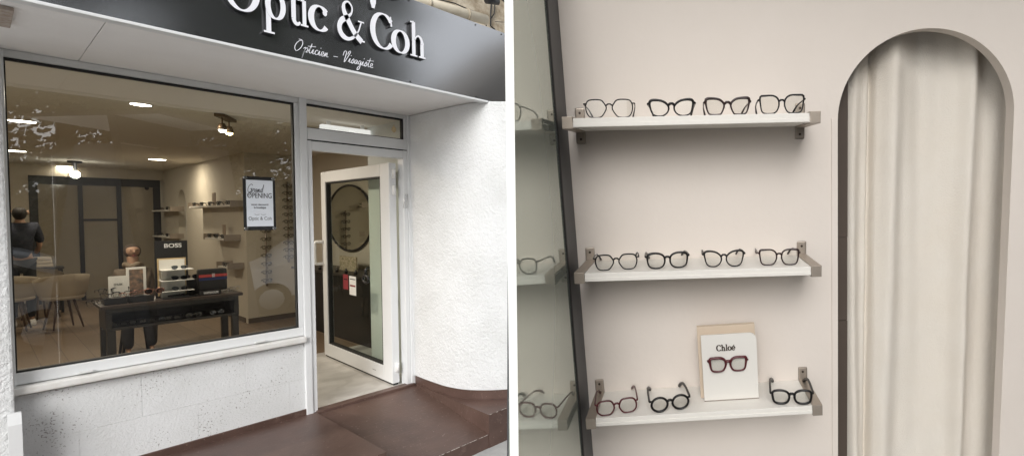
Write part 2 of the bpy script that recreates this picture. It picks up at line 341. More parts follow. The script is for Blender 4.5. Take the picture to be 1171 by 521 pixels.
SCRIPT={ # thin handwriting, x advance 1
 'O':([[(.9,1.6),(.5,1.5),(.15,.9),(.1,.3),(.35,-.05),(.75,.4),(.95,1.1),(.8,1.65),(.4,1.7)]],1.15),
 'p':([[(.0,.5),(.25,.75),(.2,.2),(.05,-.9),(.22,.3),(.45,.75),(.55,.4),(.35,.05),(.6,.1)]],.6),
 't':([[(0,.2),(.3,.9),(.35,1.5),(.2,.5),(.25,.05),(.5,.15)],[(-.1,1.0),(.9,1.15)]],.45),
 'i':([[(0,.1),(.2,.7),(.18,.15),(.3,.05),(.45,.2)],[(.25,1.1),(.3,1.2)]],.38),
 'c':([[(.45,.6),(.25,.72),(.08,.35),(.2,.02),(.5,.15)]],.45),
 'e':([[(0,.2),(.3,.35),(.35,.65),(.15,.65),(.08,.25),(.25,.02),(.5,.15)]],.45),
 'n':([[(0,.1),(.15,.65),(.12,.05),(.32,.65),(.38,.5),(.38,.1),(.6,.12)]],.58),
 '-':([[(.2,.4),(.75,.45)]],.95),
 'V':([[(.0,.9),(.1,1.6),(.4,1.5),(.3,.3),(.35,-.05),(.7,.9),(.95,1.7),(.75,1.75),(.6,1.2)]],.85),
 's':([[(0,.1),(.3,.75),(.4,.3),(.25,0),(.08,.1),(.5,.15)]],.45),
 'a':([[(.45,.6),(.2,.65),(.08,.25),(.25,.05),(.45,.6),(.42,.1),(.6,.15)]],.55),
 'g':([[(.45,.6),(.2,.65),(.1,.25),(.3,.1),(.45,.6),(.35,-.5),(.1,-.85),(.1,-.4),(.6,.15)]],.55),
 'r':([[(0,.1),(.2,.75),(.3,.6),(.45,.6),(.4,.1),(.55,.12)]],.5),
 'd':([[(.4,.6),(.15,.6),(.08,.2),(.3,.05),(.5,.7),(.6,1.6),(.45,.3),(.6,.1)]],.6),
 'G':([[(.95,1.35),(.7,1.65),(.25,1.3),(.05,.6),(.25,.02),(.7,.2),(.85,.7),(.5,.65),(.95,.7),(.8,-.3),(.4,-.7),(.3,-.3),(1.,.15)]],1.1),
 ' ':([],.5)}
def script_bm(text,mtx,w,y0,y1):
    bm=bmesh.new(); x=0;q=0
    for ch in text:
        ps,a=SCRIPT[ch]
        for p in ps:
            pp=smooth_closed([(x+u+.18*v,v) for u,v in p],4,False); ribbon(bm,pp,w,mtx,y0-.00008*(q%9),y1,mi=2); q+=1
        x+=a
    return bm,x
def text_mesh(name,body,size,m,parent,mtx,depth=.0006,bold=0,sx=1.,align='CENTER'):
    cu=bpy.data.curves.new('tmp','FONT'); cu.body=body; cu.size=size; cu.extrude=depth; cu.offset=bold; cu.align_x=align; cu.align_y='CENTER'
    ob=bpy.data.objects.new('tmp',cu); col.objects.link(ob)
    dg=bpy.context.evaluated_depsgraph_get(); me=bpy.data.meshes.new_from_object(ob.evaluated_get(dg)); me.name=name
    T=mtx@Matrix(((sx,0,0,0),(0,0,-1,0),(0,1,0,0),(0,0,0,1)))
    me.transform(T); me.materials.clear(); me.materials.append(m)
    bpy.data.objects.remove(ob); bpy.data.curves.remove(cu)
    o=bpy.data.objects.new(name,me); col.objects.link(o); o.parent=parent; return o
# ================================================================== LEFT: THE SHOP FRONT
D0=-.035                                      # front plane of frames
ZS=2.46                                        # soffit height
# ---- setting: ground
bm=bmesh.new(); box(bm,-60,60,-70,-5.2,-.62,-.40); tag(finish('road',bm,asphalt),kind='structure')
bm=bmesh.new(); box(bm,-60,60,-5.2,-1.15,-.62,-.262,bev=.01); tag(finish('pavement',bm,paving),kind='structure')
bm=bmesh.new(); box(bm,-60,60,-1.14,-.2,-.6,-.27)
tag(finish('ground_under_shop',bm,paving),kind='structure')
# terrace slab, ramp, ledge painted brown
bm=bmesh.new(); prism(bm,[(-2.6,-.03),(.028,-.03),(.028,-1.19),(-2.6,-1.19)],-.3,0,axis='z')
tag(finish('brown_terrace',bm,brown),'level brown painted concrete terrace slab below the shop window','terrace slab')
bm=bmesh.new()
A=[(.0285,.0,-.002),(.79,.0,-.002),(.748,-1.235,-.155),(.0285,-1.235,-.155)]
top=[bm.verts.new(p) for p in A]; bot=[bm.verts.new((p[0],p[1],-.32)) for p in A]
bm.faces.new(top); bm.faces.new(bot[::-1])
for i in range(4): bm.faces.new((top[i],bot[i],bot[(i+1)%4],top[(i+1)%4]))
tag(finish('brown_ramp',bm,brown),'sloping brown painted ramp leading up to the open shop door','ramp')
bm=bmesh.new(); prism(bm,[(.7905,0.02),(3.2,.02),(3.2,-2.2),(.749,-1.245)][:1]+[(3.4,.02),(3.4,-1.245-.0),(1.3,-1.24),(.749,-1.24)],-.32,.0,axis='z')
tag(finish('brown_ledge',bm,brown),'raised brown painted corner ledge at foot of the curved white wall','step')
bm=bmesh.new(); box(bm,.03,.785,-.075,.012,-.03,.012,bev=.006)
tag(finish('door_threshold',bm,brown),'narrow dark brown threshold strip under the open white door','threshold')
rnd_=random.Random(5)
def worn(name,a,b,n,label):
    bm=bmesh.new(); a=Vector(a);b=Vector(b); d=(b-a)
    for i in range(n):
        t=rnd_.random(); l=rnd_.uniform(.004,.03)/d.length; p=a+d*t; q=a+d*min(1,t+l); r=rnd_.uniform(.0012,.0032)
        tube(bm,[p,(p+q)/2+Vector((0,0,.001)),q],[r*.4,r,r*.4],5)
    tag(finish(name,bm,mat('chipped_concrete',(.50,.45,.41),.9)),label,'worn edge',kind='stuff')
worn('chipped_edge',(.749,-1.241,-.001),(3.0,-1.241,-.001),60,'pale chipped edge along the front of the raised brown corner ledge')
worn('chipped_edge',(.03,-1.236,-.156),(.745,-1.236,-.156),70,'pale chipped edge along the lower front of the brown ramp')
# ---- window wall below glass
bw=thing('low_block_wall','speckled white painted block wall under the large shop window','wall',(0,0,0))
def f(bm):
    # blocks with shallow joints
    zs=[.0,.285,.56]; x0=-1.38
    for r,(za,zb) in enumerate(zip(zs,zs[1:])):
        x=x0-(0 if r else .25)
        while x<-.02:
            xe=min(x+.5,-.022); xs=max(x,x0)
            if xe-xs>.02: box(bm,xs+.0003,xe-.0003,-.03,.12,za+.0004,zb-.0004,bev=.0016)
            x+=.5
    box(bm,x0,-.025,-.0265,.118,-.25,.559)
part('block_courses',bw,block,f)
B('brown_skirting',bw,brown,-1.38,-.024,-.045,-.028,-.02,.045,bev=.004)
# ---- window
wn=thing('shop_window','large white framed shop display window with reflections','window',(0,0,0))
B('bottom_rail',wn,upvc,-1.36,-.034,D0,.03,.622,.688,bev=.006)
B('top_rail',wn,upvc2,-1.36,-.034,D0,.03,2.418,2.458,bev=.003)
B('left_stile',wn,upvc,-1.375,-1.337,D0-.004,.03,.56,2.455,bev=.003)
B('right_stile',wn,upvc,-.063,-.034,D0+.002,.03,.689,2.417,bev=.004)
def f(bm):
    for a in ((-1.337,-.063,.689,.699),(-1.337,-.063,2.404,2.416),(-1.3365,-1.331,.70,2.403),(-.072,-.0635,.70,2.403)): box(bm,a[0],a[1],-.022,.012,a[2],a[3])
part('gasket',wn,gasket,f)
B('pane',wn,winglass,-1.350,-.066,-.006,.0,.694,2.410)
sl=B('window_sill',wn,sillm,-1.375,-.028,-.078,.02,.572,.618,bev=.012)
for x in (-1.10,-.30):
    B('drain_cap',wn,upvc2,x-.03,x+.03,-.052,-.034,.628,.640,bev=.004)
# ---- door frame, posts, transom
df=thing('door_frame','white door frame with glazed transom between window and curved wall','door frame',(0,0,0))
B('left_post',df,upvc,-.034,.012,-.05,.06,-.01,2.47,bev=.006)
B('inner_jamb',df,upvc,.0125,.043,-.04,.05,-.005,2.14,bev=.004)
B('right_jamb',df,upvc,.728,.764,-.04,.06,-.005,2.14,bev=.005)
B('right_post',df,upvc,.7645,.80,-.05,.06,-.02,2.47,bev=.006)
B('head_rail',df,upvc,.043,.728,-.04,.05,2.068,2.138,bev=.005)
B('transom_rail',df,upvc,.0125,.764,-.045,.05,2.149,2.238,bev=.005)
B('top_rail',df,upvc2,.0125,.764,-.035,.05,2.428,2.458,bev=.003)
B('transom_stile',df,upvc,.742,.764,-.035,.05,2.239,2.427,bev=.002)
def f(bm):
    for a in ((.013,.741,2.239,2.246),(.013,.741,2.415,2.427),(.013,.018,2.247,2.414),(.732,.741,2.247,2.414)): box(bm,a[0],a[1],-.022,.02,a[2],a[3])
    box(bm,.0126,.764,-.036,.03,2.1385,2.1485)
part('gasket',df,gasket,f)
B('transom_pane',df,winglass,.0185,.7315,-.006,0,2.247,2.4145)
def f(bm):
    P=[Vector(hit(p,1,-.055)) for p in ((461,238),(463.5,222),(466,222),(465,238),(461,238))]
    tube(bm,P,.0025,6)
part('wire_hook',df,chrome,f)
# sticker on the transom
c=Vector(hit((450.5,148),1,-.011)); bm=bmesh.new(); prism(bm,ell(c.x,c.z,.018,.027,n=20),-.0125,-.0115); prism(bm,ell(c.x,c.z+.034,.004,.008,n=8),-.0125,-.0115)
finish('gold_sticker',bm,gold,df)
# ---- open door leaf
h0=Vector((.676,.05)); h1=Vector((.722,1.74)); dv=(h1-h0); LL=dv.length; dv.normalize()
dl=thing('glass_door','white framed glass entrance door standing open into the shop','door',(h0.x,h0.y,0),math.atan2(dv.y,dv.x))
def leafx(p):
    n=Vector((-dv.y,dv.x)); r=ray(p); t=((h0.x-CAM[0])*n.x+(h0.y-CAM[1])*n.y)/(r[0]*n.x+r[1]*n.y)
    q=CAM+r*t; return (q[0]-h0.x)*dv.x+(q[1]-h0.y)*dv.y, q[2]
xa=leafx((440,300))[0]; xb=leafx((377,300))[0]; LL=leafx((372.5,300))[0]
zt=2.03
B('hinge_stile',dl,upvc,0,xa,-.03,.03,.02,zt,bev=.006)
B('lock_stile',dl,upvc,xb,LL,-.03,.03,.02,zt,bev=.006)
B('bottom_rail',dl,upvc,xa+.001,xb-.001,-.03,.03,.02,.155,bev=.006)
B('top_rail',dl,upvc,xa+.001,xb-.001,-.03,.03,zt-.115,zt,bev=.006)
def f(bm):
    for a in ((xa,xa+.03,.156,zt-.116),(xb-.02,xb,.156,zt-.116),(xa+.03,xb-.02,.156,.17),(xa+.03,xb-.02,zt-.13,zt-.116)): box(bm,a[0],a[1],-.02,.02,a[2],a[3])
    box(bm,.01,LL-.01,-.02,.02,.004,.0195)
part('gasket',dl,gasket,f)
B('pane',dl,doorglass,xa+.005,xb-.005,-.004,.004,.16,zt-.12)
for zz in (1.93,1.78,.17):
    q=part('hinge',dl,white,lambda bm:[tube(bm,[(-.035,.0,zz-.045),(-.035,.0,zz+.045)],.013,10),box(bm,-.03,.0,-.006,.006,zz-.04,zz+.04)])
def f(bm):
    x=xb+.08
    for s in (1,):
        tube(bm,[(x,.03*s,1.27),(x,.10*s,1.27),(x,.11*s,1.25),(x,.11*s,1.05),(x,.10*s,1.03),(x,.03*s,1.03)],.016,8)
part('pull_handle',dl,white,f)
def stick(name,m,pa,pb,lift):
    a=leafx(pa);b=leafx(pb); x0,x1=sorted((a[0],b[0])); z0,z1=sorted((a[1],b[1])); return B(name,dl,m,x0,x1,lift,lift+.001,z0,z1)
redm=mat('dark_red_sticker',(.25,.03,.04),.5); yel=mat('yellow_sticker',(.62,.48,.06),.5)
stick('red_sticker',redm,(393,313),(399,331),.0045)
stick('white_sticker',white,(400,315),(408,338),.0045)
stick('red_stripe',redm,(401,325),(407,328),.006); stick('dark_stripe',gasket,(401,318),(407,320),.006); stick('dark_stripe',gasket,(394,318),(398,320),.006)
stick('yellow_sticker',yel,(430,412),(438,419),.0045)
stick('drain_slot',gasket,(430,420),(434,422),.0305)
def f(bm):
    a=leafx((422,308)); tube(bm,[(a[0],.005,a[1]+.02),(a[0],.03,a[1]),(a[0],.03,a[1]-.05)],.012,8); tube(bm,ell3(a[0],.03,a[1]-.09,.035),.012,6,closed=True)
def ell3(x,y,z,r,n=14): return [(x+r*1.8*math.cos(2*PI*i/n),y,z+r*math.sin(2*PI*i/n)) for i in range(n)]
part('lock_with_keys',dl,blackm,f)
# ---- left pier and post box trunking
pr_=thing('white_pier','white roughcast pier at the far left edge of the shop front','pillar',(0,0,0))
def f(bm): box(bm,-2.6,-1.347,-.12,-.04,-.3,2.459,bev=.01)
part('render',pr_,stucco,f)
bm=bmesh.new(); prism(bm,[(-.17,-.25),(-.17,.44),(-.15,.50),(-.13,.50),(-.13,-.25)],-1.372,-1.328,axis='x'); 
tag(finish('cable_trunking',bm,upvc),'short white plastic trunking box at base of the left pier','trunking')
# ---- curved wall (lofted)
bot=[(.802,.05),(.795,-.20),(.793,-.40),(.800,-.58),(.838,-.76),(.92,-.92),(1.045,-1.07),(1.25,-1.27),(1.6,-1.52),(2.4,-1.95)]
topp=[(.802,.05),(.790,-.25),(.792,-.50),(.797,-.72),(.808,-.92),(.832,-1.09),(.90,-1.21),(1.05,-1.40),(1.42,-1.68),(2.3,-2.2)]
bs=smooth_closed(bot,8,False); ts=smooth_closed(topp,8,False)
def loft(bm,z0,z1,off=0.,nz=12,thick=.3):
    def P(i,z):
        t=(z-.0)/ZS; a=Vector(bs[i]).lerp(Vector(ts[i]),t); j=min(i+1,len(bs)-1);k=max(i-1,0)
        d=(Vector(bs[j])-Vector(bs[k])).normalized(); n=Vector((d.y,-d.x)); n=n if n.x<0 or n.y<-.9 else -n
        n=Vector((d.y,-d.x)); 
        return (a.x+n.x*off,a.y+n.y*off,z)
    g=[[bm.verts.new(P(i,z0+(z1-z0)*k/nz)) for i in range(len(bs))] for k in range(nz+1)]
    for k in range(nz):
        for i in range(len(bs)-1):
            f=bm.faces.new((g[k][i],g[k][i+1],g[k+1][i+1],g[k+1][i])); f.smooth=True
    # back and caps
    e=[bm.verts.new((g[nz][i].co.x+.0,g[nz][i].co.y,z1)) for i in range(len(bs))]
    b1=bm.verts.new((3.0,.05,z1)); b2=bm.verts.new((3.0,-2.2,z1))
    bm.faces.new([bm.verts.new(g[nz][i].co) for i in range(len(bs))]+[b2,b1])
    b3=bm.verts.new((3.0,.05,z0)); b4=bm.verts.new((3.0,-2.2,z0))
    bm.faces.new([bm.verts.new(g[0][i].co) for i in range(len(bs))]+[b4,b3])
    for v in e: bm.verts.remove(v)
cw=thing('curved_wall','curved white roughcast wall right of the door, above a brown plinth','wall',(0,0,0))
part('render',cw,stucco,lambda bm:loft(bm,.082,ZS-.006,.012))
part('plinth',cw,brown,lambda bm:loft(bm,.0,.0815,0.,2))
# ---- canopy (soffit) and fascia sign
cn=thing('canopy','pale painted canopy soffit with a panel joint above the window','canopy',(0,0,0))
xj=-1.0835
def f(bm):
    box(bm,-2.7,xj-.0015,-1.084,.12,ZS,ZS+.03); box(bm,xj+.0015,3.0,-1.085,.12,ZS,ZS+.03); box(bm,-2.7,3,-1.08,.1,ZS+.006,ZS+.25)
part('soffit_board',cn,soff,f)
B('white_edge_trim',cn,upvc,-2.7,.84,-1.150,-1.0855,ZS-.016,ZS-.001,bev=.003)
B('rusty_bracket',cn,mat('rust_stain',(.28,.20,.15),.9,var=(40,1,(.5,.46,.42))),-1.385,-1.33,-.95,-.62,ZS-.02,ZS-.001,bev=.004)
sg=thing('fascia_sign','glossy black fascia sign with raised white lettering above the shop front','sign',(0,0,0))
SX1=1.028
B('panel',sg,signm,-2.7,SX1,-1.135,-1.112,ZS+.001,3.045,bev=.003)
B('end_return',sg,upvc2,SX1+.001,SX1+.012,-1.13,-.5,ZS+.01,3.04)
for x in (-1.4,-.8,-.24,-.21,.25,.75,.98):
    for z in (2.475,3.025): part('screw',sg,gasket,lambda bm:tube(bm,[(x,-1.139,z),(x,-1.134,z)],.005,8))
SY=-1.155
def letter(ch,x0,x1,zb,zx,name='letter',capx=None):
    """x0..x1 extent of glyph, zb baseline, zx height of one em unit"""
    s,adv=G(ch)
    xs=[p[0]+sgn*(w if not hasattr(w,'__len__') else max(w))/2 for p_,w,c in s for p in p_ for sgn in (-1,1)]
    a,b=min(p[0] for p_,w,c in s for p in p_)-.08,max(p[0] for p_,w,c in s for p in p_)+.08
    k=(x1-x0)/(b-a)
    mt=Matrix(((k,0,0,x0-a*k),(0,1,0,0),(0,0,zx,zb),(0,0,0,1)))
    bm,_=glyph_bm(ch,mt,SY-.015,-1.1375)
    return finish(name,bm,[letw,letb],sg)
def ext(pa,pb): a=hit(pa,1,SY-.01); b=hit(pb,1,SY-.01); return float(a[0]),float(b[0])
zb=float(hit((480,70.5),1,SY-.01)[2]); xh=.150
zbase=2.645
for ch,xa_,xb_ in (('O',257,297),('p',299,326),('t',328,345),('i',342,354),('c',353.5,375),('&',386,418),('C',424,449),('o',447.5,467),('h',467,487)):
    a=ext((xa_,30),(xb_,40)); letter(ch,a[0],a[1],zbase,xh)
# script line
x0,x1=ext((338,60),(430,80)); mt=Matrix.Identity(4)
adv_=lambda w:sum(SCRIPT[c][1] for c in w)
L_=adv_('Opticien - Visagiste'); k=(x1-x0)/(L_+.2); xx=x0
for wn_,wd_ in (('script_word','Opticien '),('script_dash','- '),('script_word','Visagiste')):
    mt=Matrix(((k,0,0,xx),(0,1,0,0),(0,0,.040,2.507),(0,0,0,1)))
    bm,_=script_bm(wd_,mt,.068,-1.1375,-1.1345); finish(wn_,bm,[letw,letw,letw],sg); xx+=k*adv_(wd_)
# emblem above: pair of drawn spectacles with a small crown-like bridge
def f(bm):
    c=.01; Z=.045
    ribbon(bm,ell(c-.105,3.005+Z,.075,.05),.014,Matrix.Identity(4),-1.158,-1.137,closed=True)
    ribbon(bm,ell(c+.115,3.005+Z,.075,.05),.014,Matrix.Identity(4),-1.1585,-1.137,closed=True)
    ribbon(bm,[(c-.05,2.99+Z),(c-.02,2.955+Z),(c+.0,2.985+Z),(c+.02,2.955+Z),(c+.05,2.99+Z)],.016,Matrix.Identity(4),-1.1592,-1.137)
    ribbon(bm,[(c+.003,2.885),(c+.003,2.92),(c+.003,3.02)],[.016,.034,.040],Matrix.Identity(4),-1.1597,-1.137)
part('spectacles_emblem',sg,[letw,letb],f)
# ---- building above
up=thing('upper_facade','weathered beige rendered house wall above the black sign','wall',(0,0,0))
B('render',up,oldstone,-6,6,-.25,.5,ZS+.28,7.5)
B('canopy_roof',up,mat('zinc',(.35,.35,.34),.6,var=(8,1,(.28,.27,.26))),-2.7,1.0,-1.108,-.25,3.0,3.03)
pp=thing('drain_pipe','cream horizontal drain pipe running above the black sign','pipe',(0,0,0))
pa,pb=Vector(hit((455,-6),1,-.5)),Vector(hit((556,23),1,-.5))
part('pipe',pp,mat('cream_pipe',(.60,.55,.45),.6,var=(10,1,(.45,.40,.31))),lambda bm:(tube(bm,[pa,pa.lerp(pb,.5),pb],.045,16)))
for t in (.3,.75): part('clamp',pp,oldstone,lambda bm:tube(bm,[pa.lerp(pb,t),pa.lerp(pb,t+.02)],.052,14))
cb=thing('black_cable','thin black cable and clips running along the pipe above the sign','cable',(0,0,0))
q=[Vector(hit(p,1,-.45)) for p in ((495,-2),(520,4),(538,12),(556,18),(556,30))]
part('cable',cb,gasket,lambda bm:tube(bm,q,.006,6))
q2=[Vector(hit(p,1,-.27)) for p in ((562,2),(561,18),(561,30),(566,34))]; q3=[Vector(hit(p,1,-.27)) for p in ((566,4),(565,16),(561,22))]; q4=[Vector(hit(p,1,-.27)) for p in ((566,25),(584,26))]
part('wire',cb,gasket,lambda bm:[tube(bm,q2,.008,6),tube(bm,q3,.006,6),tube(bm,q4,.003,5)])
lamp=thing('wall_lantern','dark hanging lamp arm at the top right above the sign','lamp',(0,0,0))
q=[Vector(hit(p,1,-.6)) for p in ((549,-8),(556,0),(572,-4),(584,6),(590,4))]
part('arm',lamp,blackm,lambda bm:[tube(bm,[q[1],q[1]+Vector((.12,0,.03))],.035,10),tube(bm,[q[2],q[3]],.02,8)])
# ================================================================== SHOP INTERIOR
CZ=2.47; SW=.75; BD=4.5; S2=1.5; BK=9.6
bm=bmesh.new(); box(bm,-3.2,2.2,1.86,12,-.1,0); tag(finish('shop_floor',bm,planks),kind='structure')
bm=bmesh.new(); box(bm,-3.2,2.2,.013,1.858,-.1,.001); tag(finish('tiled_entrance_floor',bm,tile),kind='structure')
bm=bmesh.new(); box(bm,-3.2,2.2,.131,12,CZ,CZ+.1); tag(finish('shop_ceiling',bm,ceili),kind='structure')
iw=thing('interior_walls','beige inner walls of the shop seen through the glass','wall',(0,0,0))
B('left_wall',iw,walli,-3.3,-3.2,.13,12,0,CZ)
B('back_wall',iw,walli,-3.2,2.2,11.6,11.7,0,CZ)
B('pillar_wall',iw,walli,SW,2.2,BD,BD+.1,0,CZ)
B('counter_side_wall',iw,walli,S2,S2+.1,.13,BD-.001,0,CZ)
def f(bm):
    outer=[(BD+.101,0),(11.6,0),(11.6,CZ),(BD+.101,CZ)]
    a0,a1=7.87,8.46; zc=1.78; r=(a1-a0)/2; cx=(a0+a1)/2
    hole=[(a0,.02),(a0,zc)]+[(cx-r*math.cos(PI*i/12),zc+.27*math.sin(PI*i/12)) for i in range(1,12)]+[(a1,zc),(a1,.02)]
    b2=bmesh.new(); plate_with_hole(b2,outer,hole,0,.1)
    me=bpy.data.meshes.new('t'); b2.to_mesh(me); b2.free()
    for v in me.vertices: x,y,z=v.co; v.co=(SW+y,x,z)
    bm.from_mesh(me); bpy.data.meshes.remove(me)
    box(bm,SW+.5,SW+.55,7.4,8.9,0,CZ)
part('arched_wall',iw,walli,f)
B('entrance_side_wall',iw,pale,.87,.95,.13,.98,0,CZ)
B('left_front_wall',iw,walli,-3.2,-1.38,.12,.2,0,CZ)
# baseboards
bbm=mat('dark_baseboard',(.10,.075,.05),.6)
B('skirting_board',iw,bbm,SW,S2,BD-.015,BD-.001,0,.07)
B('skirting_board',iw,bbm,SW-.012,SW-.001,BD+.1,11.5,0,.07)
# back glass partition
gp=thing('black_framed_partition','black framed glass partition at the back of the shop','partition',(0,0,0))
def px(p): return hit(p,1,BK)
xs=[(-.868,-.775),(-.335,-.28),(.125,.185),(.60,.70)]
def f(bm):
    for a,b in xs: box(bm,a,b,BK,BK+.06,0,2.13)
    box(bm,-.868,.70,BK-.005,BK+.065,2.131,2.28); box(bm,-.28,.125,BK+.002,BK+.05,1.47,1.51)
part('frame',gp,blackm,f)
pane=mat('partition_pane',(.34,.30,.23),.12,spec=.8,var=(1.2,1,(.28,.245,.185)))
for a,b in ((-.775,-.335),(-.28,.125),(.185,.60)): B('pane',gp,pane,a,b,BK+.02,BK+.03,.02,2.13)
kx=px((168,215)); part('round_sticker',gp,gasket,lambda bm:prism(bm,ell(kx[0],kx[2],.03,.04,n=14),BK+.012,BK+.019))
B('wall_above',gp,walli,-3.2,SW,BK+.01,BK+.06,2.281,CZ)
B('wall_beside',gp,walli,-3.2,-.87,BK+.01,BK+.06,0,2.28)
# ceiling lamps
lampE=emis('downlight_glow',(1,.93,.80),9)
def downlight(x,y,r,label):
    t=thing('ceiling_downlight',label,'ceiling light',(x,y,CZ),group='recessed ceiling lights of the shop')
    part('trim_ring',t,white,lambda bm:lathe(bm,[(r*1.12,-.001),(r*1.12,-.006),(r*1.0,-.007)],24))
    part('diffuser',t,lampE,lambda bm:lathe(bm,[(r*.97,-.0075),(r*.97,-.009)],24))
    l=bpy.data.lights.new('lamp','AREA'); l.shape='DISK'; l.size=r*1.6; l.energy=(17 if y<6 else 8); l.color=(1,.88,.72)
    lo=bpy.data.objects.new('lamp_source',l); col.objects.link(lo); lo.parent=t; lo.location=(0,0,-.02)
    return t
for p,r,lb in (((161,119),.06,'bright recessed ceiling lamp nearest the window glass'),((25,138),.085,'recessed ceiling lamp near the left pier, upper one of two'),((15,172),.11,'recessed ceiling lamp beside the left pier, lower one of two'),((74,190),.11,'recessed ceiling lamp just before the black partition'),((180,182),.10,'recessed ceiling lamp near the arched side wall')):
    q=hit(p,2,CZ); downlight(float(q[0]),float(q[1]),r,lb)
tq=hit((258,133),2,CZ)
tl=thing('track_spotlight','brown ceiling spotlight bar with two small lit lamps','spotlight',(float(tq[0]),float(tq[1]),CZ),R(62))
brz=mat('bronze_metal',(.16,.11,.07),.5,metal=.6)
B('ceiling_plate',tl,brz,-.16,.16,-.035,.035,-.03,-.001,bev=.004)
glowY=emis('spot_glow_warm',(1,.86,.42),14); glowW=emis('spot_glow_white',(1,.97,.88),16)
for x,gm in ((-.09,glowW),(.08,glowY)):
    hd=part('lamp_head',tl,brz,lambda bm:[tube(bm,[(x,0,-.03),(x,0,-.08)],.006,6),lathe(bm,[(.018,-.08),(.03,-.11),(.032,-.14)],14,(x,0,0))])
    part('bulb',hd,gm,lambda bm:lathe(bm,[(.026,-.141),(.024,-.152),(.012,-.16)],12,(x,0,0)))
tq=hit((86,199),1,8.2)
t2=thing('ceiling_spot','small lit ceiling spot in front of the black partition','spotlight',(float(tq[0]),8.2,CZ))
part('stem',t2,blackm,lambda bm:lathe(bm,[(.08,-.001),(.08,-.03),(.02,-.04),(.02,-.16)],12))
part('bulb',t2,glowW,lambda bm:lathe(bm,[(.03,-.17),(.05,-.20),(.05,-.25),(.02,-.28)],14))
# white bar behind transom, made to glow
ta=hit((366,144),1,.9); tb=hit((422,155),1,.9)
tt=thing('glowing_bar','white glowing bar seen through the transom above the door','lamp',(0,0,0))
part('tube',tt,emis('bar_glow',(1,1,1),.5),lambda bm:box(bm,ta[0],tb[0],.86,.92,tb[2]-.01,tb[2]+.05,bev=.008))
for xq in (ta[0]+.05,tb[0]-.08): B('bracket',tt,white,xq,xq+.03,.88,.9,tb[2]+.05,CZ)
# round mirror and counter
rm=thing('round_wall_mirror','round black rimmed wall mirror seen through the open glass door','mirror',(0,0,0))
cy,cz=3.02,1.52; ry,rz_=.70,.455
part('rim',rm,blackm,lambda bm:tube(bm,[(S2-.02,cy+ry*math.cos(2*PI*i/48),cz+rz_*math.sin(2*PI*i/48)) for i in range(48)],.016,6,closed=True))
part('glass',rm,mat('mirror_silver',(.62,.60,.52),.03,metal=1),lambda bm:prism(bm,[(cy+ry*math.cos(2*PI*i/48),cz+rz_*math.sin(2*PI*i/48)) for i in range(48)],S2-.02,S2-.004,axis='x'))
ct=thing('sales_counter','black shop counter along the side wall behind the open door','counter',(0,0,0))
B('body',ct,mat('counter_black',(.008,.007,.007),.6),1.12,S2-.002,1.1,3.9,0,.80)
B('worktop',ct,dark,1.09,S2-.002,1.08,3.92,.801,.83,bev=.004)
fb=thing('floral_card','small picture card with flowers standing on the black counter','picture',(0,0,0))
fa,fb_=hit((389,291),0,1.3),hit((408,310),0,1.3)
B('card',fb,mat('floral_print',(.62,.52,.40),.7,var=(35,.5,(.22,.20,.10))),1.29,1.31,float(min(fa[1],fb_[1])),float(max(fa[1],fb_[1])),.83,1.02)
# small bottles row on counter
for i in range(9):
    y=1.5+i*.27
    b=thing('small_bottle','small dark bottle standing in a row along the counter top','bottle',(1.16,y,.831),group='small bottles along the black counter')
    part('glass_body',b,blackm,lambda bm:lathe(bm,[(.018,0),(.018,.035),(.008,.045),(.008,.055)],10))
    part('cap',b,chrome,lambda bm:lathe(bm,[(.0085,.0555),(.0085,.066)],8))
# ------------------------------------------------------------------ spectacles
OUT={ # right lens outline in half-width/half-height units; x outward
 'hex':[(.98,.15),(.80,.80),(.35,.98),(-.45,.95),(-.78,.62),(-1.,.05),(-.72,-.62),(-.35,-.98),(.45,-.98),(.82,-.62)],
 'cat':[(.99,.72),(.60,.97),(-.25,.86),(-.82,.45),(-1.,-.05),(-.82,-.62),(-.35,-.97),(.30,-.97),(.72,-.68),(.92,.0)],
 'butterfly':[(1.0,.88),(.45,1.),(-.35,.88),(-.85,.45),(-.92,-.05),(-.68,-.75),(-.42,-.98),(.42,-.98),(.78,-.72),(1.0,.2)],
 'square':[(1.0,.88),(.45,1.0),(-.4,.98),(-.88,.62),(-1.,.0),(-.80,-.66),(-.4,-.98),(.45,-.98),(.82,-.72),(.97,.0)],
 'softsquare':[(.96,.72),(.45,.98),(-.3,.95),(-.85,.62),(-1.,.0),(-.82,-.66),(-.35,-.97),(.35,-.97),(.82,-.68),(.98,.0)],
 'round':[(math.cos(2*PI*i/12),math.sin(2*PI*i/12)) for i in range(12)],
 'octagon':[(1.,.36),(.62,.95),(-.45,.98),(-.82,.66),(-1.,-.02),(-.78,-.62),(-.4,-.98),(.45,-.98),(.86,-.66),(1.,-.36)],
 'aviator':[(1.,.7),(.5,1.),(-.5,.98),(-.95,.6),(-.9,-.2),(-.5,-.85),(.1,-1.),(.7,-.8),(1.,-.1)]}
